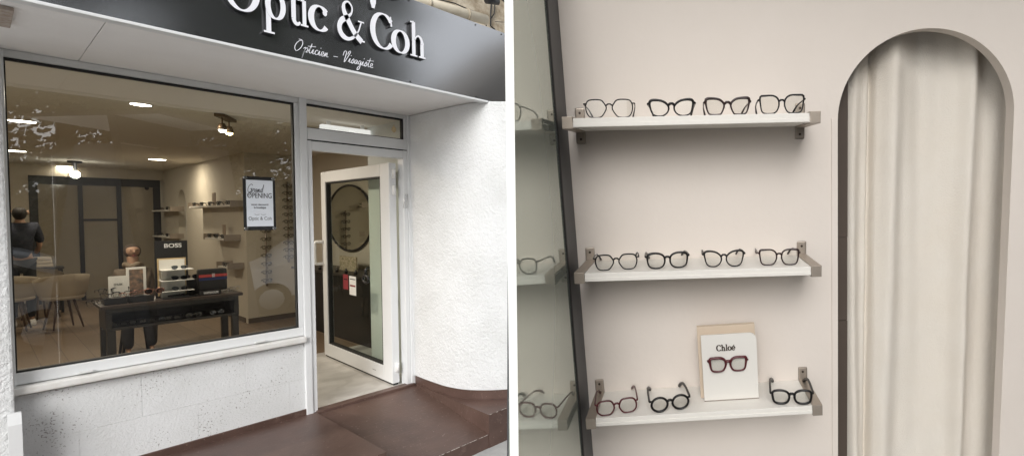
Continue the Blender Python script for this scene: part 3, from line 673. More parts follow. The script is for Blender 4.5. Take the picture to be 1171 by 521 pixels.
def specs(name,label,shape,framem,mtx,hw=.0255,hh=.021,gap=.009,rt=.0014,rr=.0010,lens=lensg,group=None,temple=None,cat='glasses',open_t=True,tl=.135,simple=False,lowm=None,tsplay=.004,brow=0):
    t=bpy.data.objects.new(name,None); col.objects.link(t); t.empty_display_size=.05; t.matrix_world=mtx; tag(t,label,cat,group)
    out=smooth_closed(OUT[shape],3)
    rt*=1.3; rr*=1.4
    def rim(bm):
        for s in (-1,1):
            cx=s*(gap+hw)
            pts=[(cx+s*x*hw,0,hh+rr+y*hh) for x,y in out]
            rad=[rr+(rt-rr)*max(0,min(1,(p[1]+.4)))+ (brow*max(0,p[1]-.5)*max(0,p[0]) ) for p in out]
            tube(bm,pts,rad,6,closed=True,sx=1.3)
            if brow:  # end piece
                pass
        zb=hh+rr+hh*.38
        tube(bm,[(-gap-.0015,0,zb-.002),(-gap*.4,-.001,zb+.0025),(gap*.4,-.001,zb+.0025),(gap+.0015,0,zb-.002)],rt*1.15,6,sx=1.2)
    part('front_frame',t,framem,rim)
    def ln(bm):
        for s in (-1,1):
            cx=s*(gap+hw); prism(bm,[(cx+s*x*hw,hh+rr+y*hh) for x,y in out],-.0004,.0004)
    if simple:
        part('lenses',t,lens,ln)
    else:
        for s in (-1,1):
            cx=s*(gap+hw)
            part('lens',t,lens,lambda bm:prism(bm,[(cx+s*x*hw,hh+rr+y*hh) for x,y in out],-.0004,.0004))
    zt=hh+rr+hh*.55; X=gap+2*hw
    def tm(bm,s):
        tube(bm,[(s*(X-.001),0,zt),(s*(X+.004),.002,zt),(s*(X+.005),.008,zt),(s*(X+tsplay),tl*.45,zt-.002),(s*(X+tsplay*.5),tl*.72,zt-.006),(s*(X-.002),tl*.9,zt-.017),(s*(X-.006),tl,zt-.030)],[rt*.9,rt*1.1,rt*1.0,rr*1.0,rr*1.1,rr*1.5,rr*1.6],6)
    if simple: part('temples',t,temple or framem,lambda bm:[tm(bm,-1),tm(bm,1)])
    else:
        for s in (-1,1): part('temple',t,temple or framem,lambda bm:tm(bm,s))
        def pads(bm):
            for s in (-1,1): tube(bm,[(s*(gap-.001),.002,hh*1.0),(s*(gap-.002),.006,hh*.8)],.0016,6)
        part('nose_pads',t,lensg,pads)
    return t
blk=mat('black_acetate',(.007,.006,.006),.32,spec=.35); thinb=mat('black_metal_rim',(.010,.009,.009),.4,spec=.3)
tort=mat('tortoiseshell_acetate',(.035,.012,.010),.28,var=(120,.8,(.012,.006,.006))); burg=mat('burgundy_acetate',(.075,.008,.012),.3)
silver=mat('silver_rim',(.5,.5,.5),.3,metal=1); rose=mat('rose_gold_rim',(.45,.22,.17),.35,metal=.8); clearf=mat('pale_clear_acetate',(.5,.47,.43),.2)
# ---- display table with everything on it
TD=1.6
fl=hit((121,351.5),1,TD); fr=hit((275.5,336),1,TD); TZ=.812
tx0,tx1=float(fl[0]),float(fr[0])+.012; bd=TD+.42
tb_=thing('display_table','dark brown wooden console table with an open shelf behind the window','table',(0,0,0))
part('tabletop',tb_,darktop,lambda bm:box(bm,tx0-.03,tx1,TD-.02,bd,TZ-.028,TZ,bev=.006))
sz=.60
B('upper_rail',tb_,dark,tx0,tx1-.03,TD,TD+.02,TZ-.065,TZ-.029)
B('lower_shelf',tb_,dark,tx0,tx1-.03,TD,bd-.02,sz,sz+.022)
B('back_panel',tb_,dark,tx0+.01,tx1-.03,bd-.04,bd-.021,sz+.023,TZ-.03)
B('side_panel',tb_,dark,tx0-.002,tx0+.016,TD+.021,bd-.041,sz+.023,TZ-.03)
B('side_panel',tb_,dark,tx1-.048,tx1-.03,TD+.021,bd-.041,sz+.023,TZ-.03)
for a in ((tx0+.0,tx0+.05,TD+.002,TD+.05),(tx1-.08,tx1-.032,TD+.002,TD+.05),(tx0+.0,tx0+.05,bd-.08,bd-.03),(tx1-.08,tx1-.032,bd-.08,bd-.03)):
    B('leg',tb_,dark,a[0],a[1],a[2],a[3],.001,sz-.001,bev=.003)
for a in (tx0,tx1-.06): B('front_upright',tb_,dark,a,a+.03,TD-.003,TD+.019,sz+.023,TZ-.066)
def at(p,D): q=hit(p,1,D); return float(q[0]),float(q[2])
# BOSS display
D=1.72
xa_,za_=at((178,276),D); xb_,zb_=at((216,276),D)
bt=thing('sunglasses_display','black and white three tier sunglasses display stand lettered BOSS','display stand',(0,0,0))
B('back_board',bt,blackm,xa_,xb_,D+.06,D+.075,TZ+.001,za_,bev=.002)
hx0,hz0=at((181,296),D); hx1,_=at((214,296),D)
B('gold_border',bt,gold,hx0,hx1,D+.054,D+.0595,TZ+.02,hz0)
B('white_panel',bt,white,hx0+.01,hx1-.01,D+.045,D+.0535,TZ+.021,hz0-.012)
text_mesh('brand_lettering','BOSS',.052,letw,bt,Matrix.Translation(((xa_+xb_)/2+.01,D+.0585,za_-.045)),bold=.0005,sx=.95)
B('foot',bt,blackm,xa_+.02,xb_+.02,D-.10,D+.044,TZ+.001,TZ+.012,bev=.002)
tiers=[]
for y in (308,320,332):
    q=at((198,y),D-.06); z=q[1]; tiers.append(z)
    B('tier',bt,white,hx0+.005,hx1+.025,D-.10,D+.044,z-.006,z,bev=.001)
part('support',bt,white,lambda bm:box(bm,hx0+.012,hx0+.05,D+.0,D+.044,TZ+.012,tiers[0]-.007))
def place(x,y,z,rz=0,s=1.,sx=None): return Matrix.Translation((x,y,z))@Matrix.Rotation(rz,4,'Z')@Matrix.Diagonal((sx or s,s,s,1))
xm=(hx0+hx1)/2+.025
specs('sunglasses','pale grey lensed metal sunglasses on the top tier of the display','aviator',silver,place(xm,D-.08,tiers[0]+.001,R(-8),.8),lens=lensgrey,group='sunglasses on the tiered stand',cat='sunglasses')
specs('sunglasses','black square sunglasses on the middle tier of the display','square',blk,place(xm,D-.08,tiers[1]+.001,R(-8),.8),lens=lensd,rt=.0022,group='sunglasses on the tiered stand',cat='sunglasses')
specs('sunglasses','thin rimmed sunglasses with grey blue lenses on the lowest tier','softsquare',thinb,place(xm,D-.08,tiers[2]+.001,R(-8),.8),lens=lensgrey,group='sunglasses on the tiered stand',cat='sunglasses')
# glasses case bag
cx0,_=at((227,330),D); cx1,cz1=at((259.5,306),D)
cs=thing('striped_case','black case with a red and a navy stripe on the display table','case',(0,0,0))
cz1-=.0
part('body',cs,mat('black_leather',(.015,.014,.015),.45),lambda bm:box(bm,cx0,cx1,D-.01,D+.07,TZ+.03,cz1,bev=.018))
B('red_stripe',cs,mat('red_band',(.42,.05,.05),.6),cx0+.002,cx1-.002,D-.012,D-.0105,cz1-.075,cz1-.05)
B('navy_stripe',cs,mat('navy_band',(.02,.03,.12),.6),cx0+.002,cx1-.002,D-.012,D-.0105,cz1-.105,cz1-.08)
text_mesh('vertical_lettering','IIII',.03,letw,cs,Matrix.Translation(((cx0+cx1)/2,D-.013,cz1-.06))@Matrix.Rotation(R(90),4,'Y'),sx=1.2)
bl0,bz0=at((227,327),D-.05); bl1,_=at((252,325),D-.05)
bk=thing('name_block','long black block with small white capital letters on the display table','name block',(0,0,0))
B('block',bk,blackm,bl0,bl1,D-.075,D-.04,TZ+.001,TZ+.042,bev=.002)
text_mesh('white_capitals','WHITEHOUSE',.026,letw,bk,Matrix.Translation(((bl0+bl1)/2+.004,D-.0765,TZ+.021)),bold=.0009,sx=.62)
x_,_=at((262,329),D-.06)
specs('glasses','silver round glasses at the right end of the display table top','round',silver,place(x_,D-.06,TZ+.001,R(12),.82),group='glasses on the display table',rt=.0016)
# trays
def tray(x0,x1,d0,d1,lab,m):
    t=thing('display_tray',lab,'tray',(0,0,0),group='black trays on the display table')
    B('base',t,m,x0,x1,d0,d1,TZ+.001,TZ+.04,bev=.002)
    part('lip',t,blackm,lambda bm:[box(bm,x0,x1,d0-.003,d0-.0005,TZ+.001,TZ+.055),box(bm,x0-.003,x0-.0005,d0,d1,TZ+.001,TZ+.055)])
    return t
a,_=at((120,342),D-.08); b,_=at((145,340),D-.08); tray(a,b,D-.08,D+.12,'black glasses tray at the left end of the display table',dark)
c,_=at((148,340),D-.08); d,_=at((176,338),D-.08); tray(c,d,D-.08,D+.12,'black glasses tray just left of the sunglasses display',dark)
for i,(pxx,dd,sh,mm,lb) in enumerate([(110,-.05,'square',blk,'dark glasses lying at the far left table corner'),(116,.06,'cat',thinb,'thin dark glasses behind the far left table corner'),(219,-.07,'aviator',thinb,'dark wire glasses lying between the display stand and the name block'),(221,.10,'hex',thinb,'thin dark glasses raised beside the striped case'),(268,.06,'round',silver,'pale round glasses behind the right end of the table top')]):
    x_,_=at((pxx,340),D+dd); specs('glasses',lb,sh,mm,place(x_,D+dd,TZ+.001,R(-12+9*i),1.0,.85),rt=.002,group='glasses on the display table')
k5=thing('riser_box','low black riser box behind the striped case','box',(0,0,0)); B('body',k5,blackm,cx0-.06,cx0+.07,D+.085,D+.17,TZ+.001,TZ+.15,bev=.004)
for i,lb in enumerate(('dark sunglasses on the left of the black riser box','dark sunglasses on the right of the black riser box')):
    specs('sunglasses',lb,'square',[tort,blk][i],place(cx0-.03+.09*i,D+.09,TZ+.151,R(8-20*i),.9),rt=.0025,lens=lensd,group='glasses on the display table',cat='sunglasses')
for i in range(4):
    x=a+.03+(b-a-.05)*(i%2); y=D-.05+.09*(i//2)
    specs('glasses',['dark cat eye glasses at the front left of the left tray','dark square glasses at the front right of the left tray','thin black glasses at the back left of the left tray','thin black glasses at the back right of the left tray'][i],['cat','square','hex','softsquare'][i],[blk,blk,thinb,thinb][i],place(x,y,TZ+.056+.03*(i//2),R(-15+10*i),1.05,.85),rt=.0024,group='glasses on the display table')
x_,_=at((146,326),D-.06); specs('glasses','round rose gold glasses in the middle between both trays','round',rose,place(x_,D-.06,TZ+.056,R(6),.8),rt=.0018,group='glasses on the display table')
x_,_=at((158,324),D-.06); specs('glasses','round rose gold glasses lying on the right tray','round',rose,place(x_+.015,D-.03,TZ+.062,R(-10),.85),rt=.0018,group='glasses on the display table')
x_,_=at((176,326),D-.06); specs('sunglasses','large round brown lensed sunglasses beside the sunglasses display','round',rose,place(x_,D-.07,TZ+.060,R(4),1.0),lens=lensbr,hh=.024,rt=.002,group='glasses on the display table',cat='sunglasses')
# cards on the table
a0,z1=at((123,316),D+.05); a1,z0=at((146,333),D+.05)
cf=thing('white_card','plain white card standing on the left tray','card',(0,0,0)); B('sheet',cf,white,a0,a1,D+.03,D+.034,TZ+.05,z1-.0,bev=.001)
text_mesh('card_lettering','CHLOE',.022,gasket,cf,Matrix.Translation(((a0+a1)/2,D+.029,(z1+z0)/2)),sx=.7)
a0,z1=at((144,306),D+.08); a1,z0=at((168,335),D+.08)
pf=thing('picture_frame','white framed portrait picture standing between tray and sunglasses display','picture frame',(0,0,0))
B('frame',pf,white,a0,a1,D+.09,D+.10,TZ+.001,z1,bev=.002)
B('print',pf,mat('dark_photo_print',(.07,.07,.065),.5,var=(30,.6,(.35,.22,.15))),a0+.018,a1-.018,D+.086,D+.0895,TZ+.05,z1-.018)
# shelf below
for i,(pxx,m,sh,lab) in enumerate([(136,thinb,'round','dark glasses at the left end of the table shelf'),(158,thinb,'square','dark glasses second from left on the table shelf'),(180,thinb,'softsquare','dark glasses in the middle of the table shelf'),(198,thinb,'hex','thin dark glasses right of the middle on the table shelf'),(222,silver,'aviator','faint silver glasses second from right on the table shelf'),(249,silver,'round','shiny silver round glasses at the right end of the table shelf')]):
    x_,_=at((pxx,368),TD+.05); specs('glasses',lab,sh,m,place(x_,TD+.06,sz+.023,R(6*(i%3)-6),.82),rt=.0016,group='glasses on the lower shelf of the display table')
# poster on the glass
ps=thing('opening_poster','black bordered white grand opening poster fixed on the window glass','poster',(0,0,0))
a0,z1=at((277.3,201),-.012); a1,_=at((314.3,202.5),-.012); _,z0=at((296,263),-.012)
B('backing',ps,gasket,a0,a1,-.0125,-.0075,z0,z1)
B('sheet',ps,mat('poster_paper',(.74,.78,.84),.6),a0+.017,a1-.015,-.0160,-.0130,z0+.028,z1-.026)
pcx=(a0+a1)/2; ph=z1-z0; ink=mat('grey_ink',(.10,.10,.11),.6)
bm,L_=script_bm('Grand',Matrix(((.026,0,0,a0+.022),(0,1,0,0),(0,0,.036,z1-.115),(0,0,0,1))),.09,-.0172,-.0162); finish('script_word',bm,[ink]*3,ps)
text_mesh('opening_word','OPENING',.052,ink,ps,Matrix.Translation((pcx,-.0166,z1-.14)),depth=.0002,sx=.62,bold=.0006)
text_mesh('small_lines','venez decouvrir\nla boutique',.022,ink,ps,Matrix.Translation((pcx,-.0166,z1-.215)),depth=.0002,sx=.7,bold=.0004)
text_mesh('shop_name','Optic & Coh',.036,ink,ps,Matrix.Translation((pcx,-.0166,z0+.085)),depth=.0002,sx=.7)
part('spectacles_mark',ps,[ink,ink],lambda bm:[ribbon(bm,ell(pcx+s*.018,z0+.118,.013,.006,180,360,10,False),.002,Matrix.Identity(4),-.0172,-.0162) for s in (-1,1)])
for x in (a0+.012,a1-.012):
    for z in (z0+.012,z1-.012): part('suction_clip',ps,[chrome],lambda bm:[lathe(bm,[(.013,-.001),(.010,.006)],14)] and [setattr(v,'co',Vector((x+v.co.x,-.0165-v.co.z,z+v.co.y))) for v in bm.verts])
# ---- optical rods on pillar wall + wall shelves
gproto=specs('glasses','small dark glasses hanging on the left optical display rod','softsquare',thinb,place(0,0,-5,0,1.),simple=True,tl=.06,rt=.0025,rr=.002,group='glasses on the optical rods')
first=True
def rods(x,z0,z1,n,labrod,labg):
    t=thing('optical_rod',labrod,'display rod',(x,BD-.03,0))
    part('rod',t,steel,lambda bm:tube(bm,[(0,0,z0),(0,0,z1)],.012,8))
    for z in (z0+.04,z1-.04): B('wall_bracket',t,steel,-.012,.012,0.013,.0295,z-.015,z+.015)
    for i in range(n):
        dup(gproto,place(x,BD-.06,z0+.06+(z1-z0-.15)*i/(n-1),0,1.15,.85),labg)
q1=hit((303,240),1,BD-.03);q2=hit((303,327),1,BD-.03); rods(float(q1[0]),float(q2[2]),float(q1[2])+.0,9,'optical display rod left, partly behind the poster','small dark glasses hanging on the left optical display rod')
q1=hit((328,208),1,BD-.03);q2=hit((328,300),1,BD-.03); rods(float(q1[0]),float(q2[2]),float(q1[2])+.0,11,'optical display rod right, beside the window frame','small dark glasses hanging on the right optical display rod')
def wshelf(p0,p1,lab,n,glab,tall=False):
    a=hit(p0,0,SW-.16);b=hit(p1,0,SW-.16); y0,y1=sorted((float(a[1]),float(b[1]))); z=float((a[2]+b[2])/2)
    t=thing('wall_shelf',lab,'shelf',(0,0,0),group='small wall shelves inside the shop')
    B('board',t,shelfm,SW-.17,SW-.002,y0,y1,z-.025,z)
    for y in (y0-.022,y1+.001): B('bracket',t,steel,SW-.18,SW-.002,y,y+.02,z-.03,z+.06)
    for i in range(n):
        y=y0+(y1-y0)*(i+.5)/n
        dup(gproto,place(SW-.15,y,z+.001,R(-90),1.3),glab,'glasses on the small wall shelves inside')
    return y0,y1,z
y0,y1,z=wshelf((217,237),(265,232.5),'upper wall shelf right of the inner arch, with many glasses',5,'dark glasses in a row on the upper shelf right of the inner arch')
cdm=mat('display_card_brown',(.30,.22,.15),.7)
k_=thing('small_display_card','small upright card among glasses on the upper inner shelf','card',(SW-.08,(y0+y1)/2+.1,z+.001)); B('panel',k_,cdm,-.005,.005,-.08,.08,0,.20); B('foot',k_,blackm,-.03,.03,-.06,.06,0,.006)
y0,y1,z=wshelf((235,273),(258,271),'middle wall shelf right of the inner arch, below the longest shelf',3,'dark glasses in a row on the middle shelf right of the inner arch')
k_=thing('small_display_card','small upright card on the middle inner shelf','card',(SW-.08,(y0+y1)/2-.1,z+.001)); B('panel',k_,cdm,-.005,.005,-.06,.06,0,.20); B('foot',k_,blackm,-.03,.03,-.05,.05,0,.006)
wshelf((250,305),(262,304),'lowest inner wall shelf, half hidden behind the striped case',1,'dark glasses on the lowest inner wall shelf')
wshelf((174,241),(196,239),'upper inner wall shelf left of the inner arch',2,'dark glasses on the upper shelf left of the inner arch')
y0,y1,z=wshelf((174,270.5),(196,269),'lower inner wall shelf left of the inner arch',2,'dark glasses on the lower shelf left of the inner arch')
bpy.data.objects.remove
for o in ALLCH(gproto): bpy.data.objects.remove(o)
bpy.data.objects.remove(gproto)
# ---- chairs
def chair_at(p,lab,D,rz,s=1.):
    q=hit(p,1,D); t=thing('tub_chair',lab,'chair',(float(q[0]),D,0),rz,'cream tub chairs in the shop'); t.scale=(s,s,1)
    def shell(bm):
        n=28; g=[]
        for k,(r,z) in enumerate(((.17,.43),(.24,.45),(.275,.52),(.295,.62),(.305,.72))):
            row=[]
            for j in range(n+1):
                a=R(-30+240*j/n); top=.5+.5*math.cos((a-R(90)))
                zz=z if k<2 else .45+(z-.45)*(.62+.55*max(0,top)**.8)
                row.append(bm.verts.new((r*math.cos(a),r*math.sin(a),zz)))
            g.append(row)
        for a,b in zip(g,g[1:]):
            for j in range(n):
                f=bm.faces.new((a[j],a[j+1],b[j+1],b[j])); f.smooth=True
        geo=bmesh.ops.solidify(bm,geom=bm.faces[:],thickness=.028)
    part('shell_backrest',t,cream,shell)
    part('seat',t,cream,lambda bm:lathe(bm,[(.15,.40),(.235,.415),(.25,.44),(.235,.475),(.1,.485)],24))
    for a in (45,135,225,315):
        part('leg',t,legm,lambda bm:tube(bm,[(.13*math.cos(R(a)),.13*math.sin(R(a)),.41),(.24*math.cos(R(a)),.24*math.sin(R(a)),.0)],[.019,.010],8))
    return t
CD=6.3
chair_at((72,350),'cream tub chair with dark legs left of the display table',CD,R(-165),.80)
chair_at((13,352),'cream tub chair partly hidden by the left window frame',6.6,R(170),.80)
chair_at((46,330),'cream tub chair further back beside the standing person',7.6,R(30),.75)
# desk behind with cream boxes
q=hit((48,300),1,7.4)
dk=thing('side_desk','slim dark desk beside the standing person','desk',(float(q[0]),8.3,0)); B('desktop',dk,dark,-.25,.25,-.2,.2,.71,.74)
for a in (-1,1):
    for b in (-1,1): B('leg',dk,blackm,a*.22-.015,a*.22+.015,b*.17-.015,b*.17+.015,0,.709)
bxs=thing('folded_cloths','stack of cream folded cloths on the slim desk','cloth stack',(float(q[0])+.02,8.3,.741))
for i in range(3): B('folded_cloth',bxs,cream,-.13+.01*i,.13-.008*i,-.1,.1,.001+.055*i,.053+.055*i,bev=.015)
# ---- people
def skin_mesh(name,verts,edges,rad,m,parent,sub=1):
    me=bpy.data.meshes.new('t'); me.from_pydata(verts,edges,[]); ob=bpy.data.objects.new('t',me); col.objects.link(ob)
    md=ob.modifiers.new('s','SKIN'); 
    for v,r in zip(me.skin_vertices[0].data,rad): v.radius=r if hasattr(r,'__len__') else (r,r)
    me.skin_vertices[0].data[0].use_root=True
    sb=ob.modifiers.new('d','SUBSURF'); sb.levels=sub; sb.render_levels=sub
    dg=bpy.context.evaluated_depsgraph_get(); out=bpy.data.meshes.new_from_object(ob.evaluated_get(dg)); out.name=name
    bpy.data.objects.remove(ob); bpy.data.meshes.remove(me)
    for p in out.polygons: p.use_smooth=True
    out.materials.clear(); out.materials.append(m)
    o=bpy.data.objects.new(name,out); col.objects.link(o); o.parent=parent; return o
skinm=mat('skin',(.42,.26,.18),.6); hairm=mat('black_hair',(.02,.016,.014),.7,bump=(200,.4)); navy=mat('navy_cloth',(.022,.026,.042),.85); trous=mat('black_trousers',(.02,.02,.022),.85)
q=hit((27,372),2,0)
pn=thing('person','person with short black hair in a navy shirt, back turned, standing near the left pier','person',(float(q[0])+.0,7.0,0)); pn.scale=(.66,1,1.0)
arms=lambda s:[(s*.20,0,1.42),(s*.25,.02,1.15),(s*.22,.16,1.00)]
V=[(0,0,.95),(0,0,1.15),(0,0,1.36),(0,0,1.47),(0,.01,1.53),(0,.015,1.60),(.10,0,.90),(.11,.0,.50),(.11,.02,.09),(-.10,0,.90),(-.12,.03,.50),(-.13,.05,.09),(.19,0,1.40),(.25,.02,1.14),(.20,.20,1.02),(-.19,0,1.40),(-.25,.02,1.14),(-.20,.20,1.02),(.11,.12,.05),(-.13,.15,.05)]
E_=[(0,1),(1,2),(2,3),(3,4),(4,5),(0,6),(6,7),(7,8),(0,9),(9,10),(10,11),(2,12),(12,13),(13,14),(2,15),(15,16),(16,17),(8,18),(11,19)]
rd=[.13,.12,.14,.055,.07,.075,.08,.055,.035,.08,.055,.035,.055,.042,.03,.055,.042,.03,.03,.03]
skin_mesh('body',V,E_,rd,skinm,pn)
skin_mesh('head',[(0,.01,1.55),(0,.012,1.62),(0,.01,1.66)],[(0,1),(1,2)],[.07,.092,.07],skinm,pn,2)
hd=skin_mesh('hair',[(0,-.045,1.50),(0,-.04,1.60),(0,-.01,1.685)],[(0,1),(1,2)],[.075,.115,.09],hairm,pn,2)
for s in (-1,1): part('ear',pn,skinm,lambda bm:tube(bm,[(s*.10,.0,1.58),(s*.118,.0,1.605),(s*.10,.0,1.64)],.012,6))
skin_mesh('shirt',[(0,0,.93),(0,0,1.12),(0,0,1.34),(0,0,1.46),(.20,0,1.41),(.265,.02,1.16),(-.20,0,1.41),(-.265,.02,1.16)],[(0,1),(1,2),(2,3),(2,4),(4,5),(2,6),(6,7)],[.17,.165,.17,.075,.085,.07,.085,.07],navy,pn)
skin_mesh('trousers',[(0,0,.95),(.10,0,.86),(.11,0,.48),(.11,.02,.10),(-.10,0,.86),(-.12,.03,.48),(-.13,.05,.10)],[(0,1),(1,2),(2,3),(0,4),(4,5),(5,6)],[.145,.105,.08,.062,.105,.08,.062],trous,pn)
for s,y in ((.11,.0),(-.13,.03)): part('shoe',pn,white,lambda bm:box(bm,s-.05,s+.05,y-.08,y+.20,.0,.085,bev=.03))
q=hit((152,300),1,3.6)
p2=thing('person','person with brown hair and pale scarf behind the sunglasses display','person',(float(q[0]),3.6,0)); p2.scale=(.72,.9,1)
zt_=float(hit((152,279),1,3.6)[2]); dz=zt_-1.69
V2=[(x,y,z+dz) for x,y,z in V[:6]]+[(.10,0,.90+dz),(.12,-.30,.52),(.12,-.30,.09),(-.10,0,.90+dz),(-.12,-.30,.52),(-.12,-.30,.09)]+[(x*.75,y,z-.06+dz) for x,y,z in V[12:18]]+[(.12,-.40,.05),(-.12,-.40,.05)]
skin_mesh('body',V2,E_,[r*.72 if i not in (3,4,5) else r for i,r in enumerate(rd)],skinm,p2)
skin_mesh('trousers',[(0,0,.97+dz),(.10,-.02,.90+dz),(.12,-.30,.52),(.12,-.30,.10),(-.10,-.02,.90+dz),(-.12,-.30,.52),(-.12,-.30,.10)],[(0,1),(1,2),(2,3),(0,4),(4,5),(5,6)],[.15,.105,.08,.06,.105,.08,.06],trous,p2)
skin_mesh('head',[(0,.0,1.55+dz),(0,-.01,1.62+dz),(0,.0,1.66+dz)],[(0,1),(1,2)],[.07,.09,.07],skinm,p2,2)
skin_mesh('hair',[(0,.04,1.53+dz),(0,.03,1.62+dz),(0,-.0,1.675+dz)],[(0,1),(1,2)],[.085,.108,.085],mat('brown_hair',(.055,.036,.024),.7,bump=(200,.4)),p2,2)
coatm=mat('pale_coat',(.13,.10,.075),.9)
skin_mesh('coat',[(0,0,.95+dz),(0,0,1.14+dz),(0,0,1.33+dz),(0,0,1.43+dz),(.15,0,1.36+dz),(.20,.02,1.08+dz),(.16,.16,.95+dz),(-.15,0,1.36+dz),(-.20,.02,1.08+dz),(-.16,.16,.95+dz)],[(0,1),(1,2),(2,3),(2,4),(4,5),(5,6),(2,7),(7,8),(8,9)],[.17,.165,.16,.085,.08,.07,.06,.08,.07,.06],coatm,p2)
part('scarf',p2,mat('pale_scarf',(.26,.21,.16),.9,var=(30,.7,(.15,.11,.07))),lambda bm:tube(bm,[(.085*math.cos(2*PI*i/16),.08*math.sin(2*PI*i/16)-.01,1.455+dz+.012*math.sin(5*i)) for i in range(16)],.032,8,closed=True))
for s in (-1,1): part('eye',p2,gasket,lambda bm:lathe(bm,[(.004,-.004),(.009,0),(.004,.004)],8,(s*.033,-.098,1.625+dz)))
part('nose',p2,skinm,lambda bm:tube(bm,[(0,-.09,1.63+dz),(0,-.118,1.595+dz)],[.008,.014],6)); part('mouth',p2,redm,lambda bm:tube(bm,[(-.022,-.09,1.565+dz),(.022,-.09,1.565+dz)],.005,6))
q=hit((152,300),1,3.6)
st=thing('stool','low stool under the person with the pale scarf','stool',(float(q[0]),3.6,0)); zs_=.82+dz
part('seat',st,dark,lambda bm:lathe(bm,[(.16,zs_-.05),(.17,zs_-.03),(.17,zs_-.01)],20))
for a in (45,135,225,315): part('leg',st,blackm,lambda bm:tube(bm,[(.11*math.cos(R(a)),.11*math.sin(R(a)),zs_-.05),(.15*math.cos(R(a)),.15*math.sin(R(a)),0)],.012,6))
# ================================================================== ACROSS THE STREET (seen in the glass)
leafm=mat('foliage',(.045,.055,.022),.7,var=(2,1,(.03,.038,.016))); bark=mat('bark',(.10,.075,.055),.9,bump=(20,.6))
def tree(x,y,h,r,lab,n=5200,seed=1):
    rnd=random.Random(seed); t=thing('street_tree',lab,'tree',(x,y,-.4),group='trees across the street')
    br=[]
    def tr(bm):
        tube(bm,[(0,0,0),(.05,.03,h*.25),(.0,.05,h*.5),(0,0,h*.8)],[.2,.16,.12,.04],10)
        for i in range(9):
            a=i*2.4; z=h*(.32+.05*i); e=Vector((r*.75*math.cos(a),r*.75*math.sin(a),z+h*.2)); tube(bm,[(0,0,z),(e.x*.5,e.y*.5,z+h*.12),e],[.08,.05,.02],6); br.append(e)
    part('trunk',t,bark,tr)
    def cr(bm):
        cl=[Vector((rnd.uniform(-1,1)*r,rnd.uniform(-1,1)*r,h*(.10+.88*rnd.random()))) for _ in range(120)]
        cl=[c for c in cl if (c.x/r)**2+(c.y/r)**2+((c.z-h*.54)/(h*.48))**2<1.1]
        for _ in range(n):
            c=rnd.choice(cl); d=Vector((rnd.gauss(0,.42),rnd.gauss(0,.42),rnd.gauss(0,.36)))
            p=c+d; s=rnd.uniform(.05,.11); a=Vector((rnd.gauss(0,1),rnd.gauss(0,1),rnd.gauss(0,1))).normalized(); b=a.orthogonal().normalized()*s; q=a.cross(b).normalized()*s*.6
            bm.faces.new([bm.verts.new(p+b),bm.verts.new(p+q),bm.verts.new(p-b),bm.verts.new(p-q)])
    bm=bmesh.new(); cr(bm); finish('crown',bm,leafm,t,recalc=False)
for i,(x,y,h,r,lab) in enumerate(((-4.,-13,11.5,2.6,'leafy street tree opposite the left pier'),(-.2,-13.5,12,2.7,'tall leafy street tree opposite the window'),(3.2,-13,11.5,2.6,'leafy street tree opposite the door'),(-8,-13,9,2.7,'leafy street tree far left across the road'))): tree(x,y,h,r,lab,34000,seed=i+3)
hs=thing('house','long beige house added behind the trees across the road to darken reflections','house',(0,-19,-.4))
hm=mat('brown_house_render',(.17,.15,.12),.9,var=(2,1,(.12,.105,.09)))
B('garden_wall',hs,hm,-22,7.9,-1,0,0,2.6)
part('gable_house',hs,hm,lambda bm:prism(bm,[(8,0),(8,4.2),(17,12.6),(26,5),(26,0)],-6,0))  # gable outline shaped to give the sign its dark reflected corner
for i in range(5):
    for z in (1,): w_=B('window',hs,dark,9.5+i*3,10.7+i*3,0.001,.03,z,z+1.5)
def car(x,y,rz,lab,paint):
    t=thing('parked_car',lab,'car',(x,y,-.4),rz,'cars parked across the street')
    prof=[(-2.1,.35),(-2.12,.62),(-2.0,.86),(-1.15,.98),(-.45,1.42),(.9,1.46),(1.6,1.18),(2.0,1.0),(2.1,.7),(2.08,.35)]
    def body(bm):
        n=len(prof)
        g=[]
        for yy,k in ((-.84,.0),(-.80,.06),(0,.09),(.80,.06),(.84,0)):
            g.append([bm.verts.new((px_,yy*(1 if z<1.0 else .82),z+(k if z>1.1 else 0))) for px_,z in smooth_closed(prof,4,False)])
        for a,b in zip(g,g[1:]):
            for j in range(len(a)-1): f=bm.faces.new((a[j],a[j+1],b[j+1],b[j])); f.smooth=True
        bm.faces.new(g[0]); bm.faces.new(g[-1][::-1])
        for a,b in zip(g,g[1:]): bm.faces.new((a[0],b[0],b[-1],a[-1]))
    part('body',t,paint,body)
    cg=mat('car_glass',(.01,.012,.014),.05,spec=.8)
    for s in (-1,1):
        part('side_window',t,cg,lambda bm:prism(bm,[(-.75,1.03),(-.35,1.36),(.9,1.38),(1.4,1.12),(1.3,1.02)],s*.745,s*.775))
        part('headlight',t,white,lambda bm:box(bm,-2.13,-1.95,s*.62-.14,s*.62+.14,.68,.80,bev=.03))
        part('tail_light',t,redm,lambda bm:box(bm,1.98,2.13,s*.66-.12,s*.66+.12,.78,.95,bev=.03))
        for xx in (-1.3,1.3):
            w=part('wheel',t,gasket,lambda bm:tube(bm,[(xx,s*.70,.32),(xx,s*.86,.32)],.32,20)); part('rim',w,chrome,lambda bm:tube(bm,[(xx,s*.861,.32),(xx,s*.87,.32)],.2,12))
    return t
paint=mat('silver_car_paint',(.78,.79,.80),.3,coat=.5); paint2=mat('grey_car_paint',(.32,.34,.36),.3,metal=.4,coat=.5)
qa=hit((232,305),2,.50); qb=hit((300,272),2,1.05)
car(3.1,-8.2,0,'silver car parked at the kerb, reflected right in the window',paint)
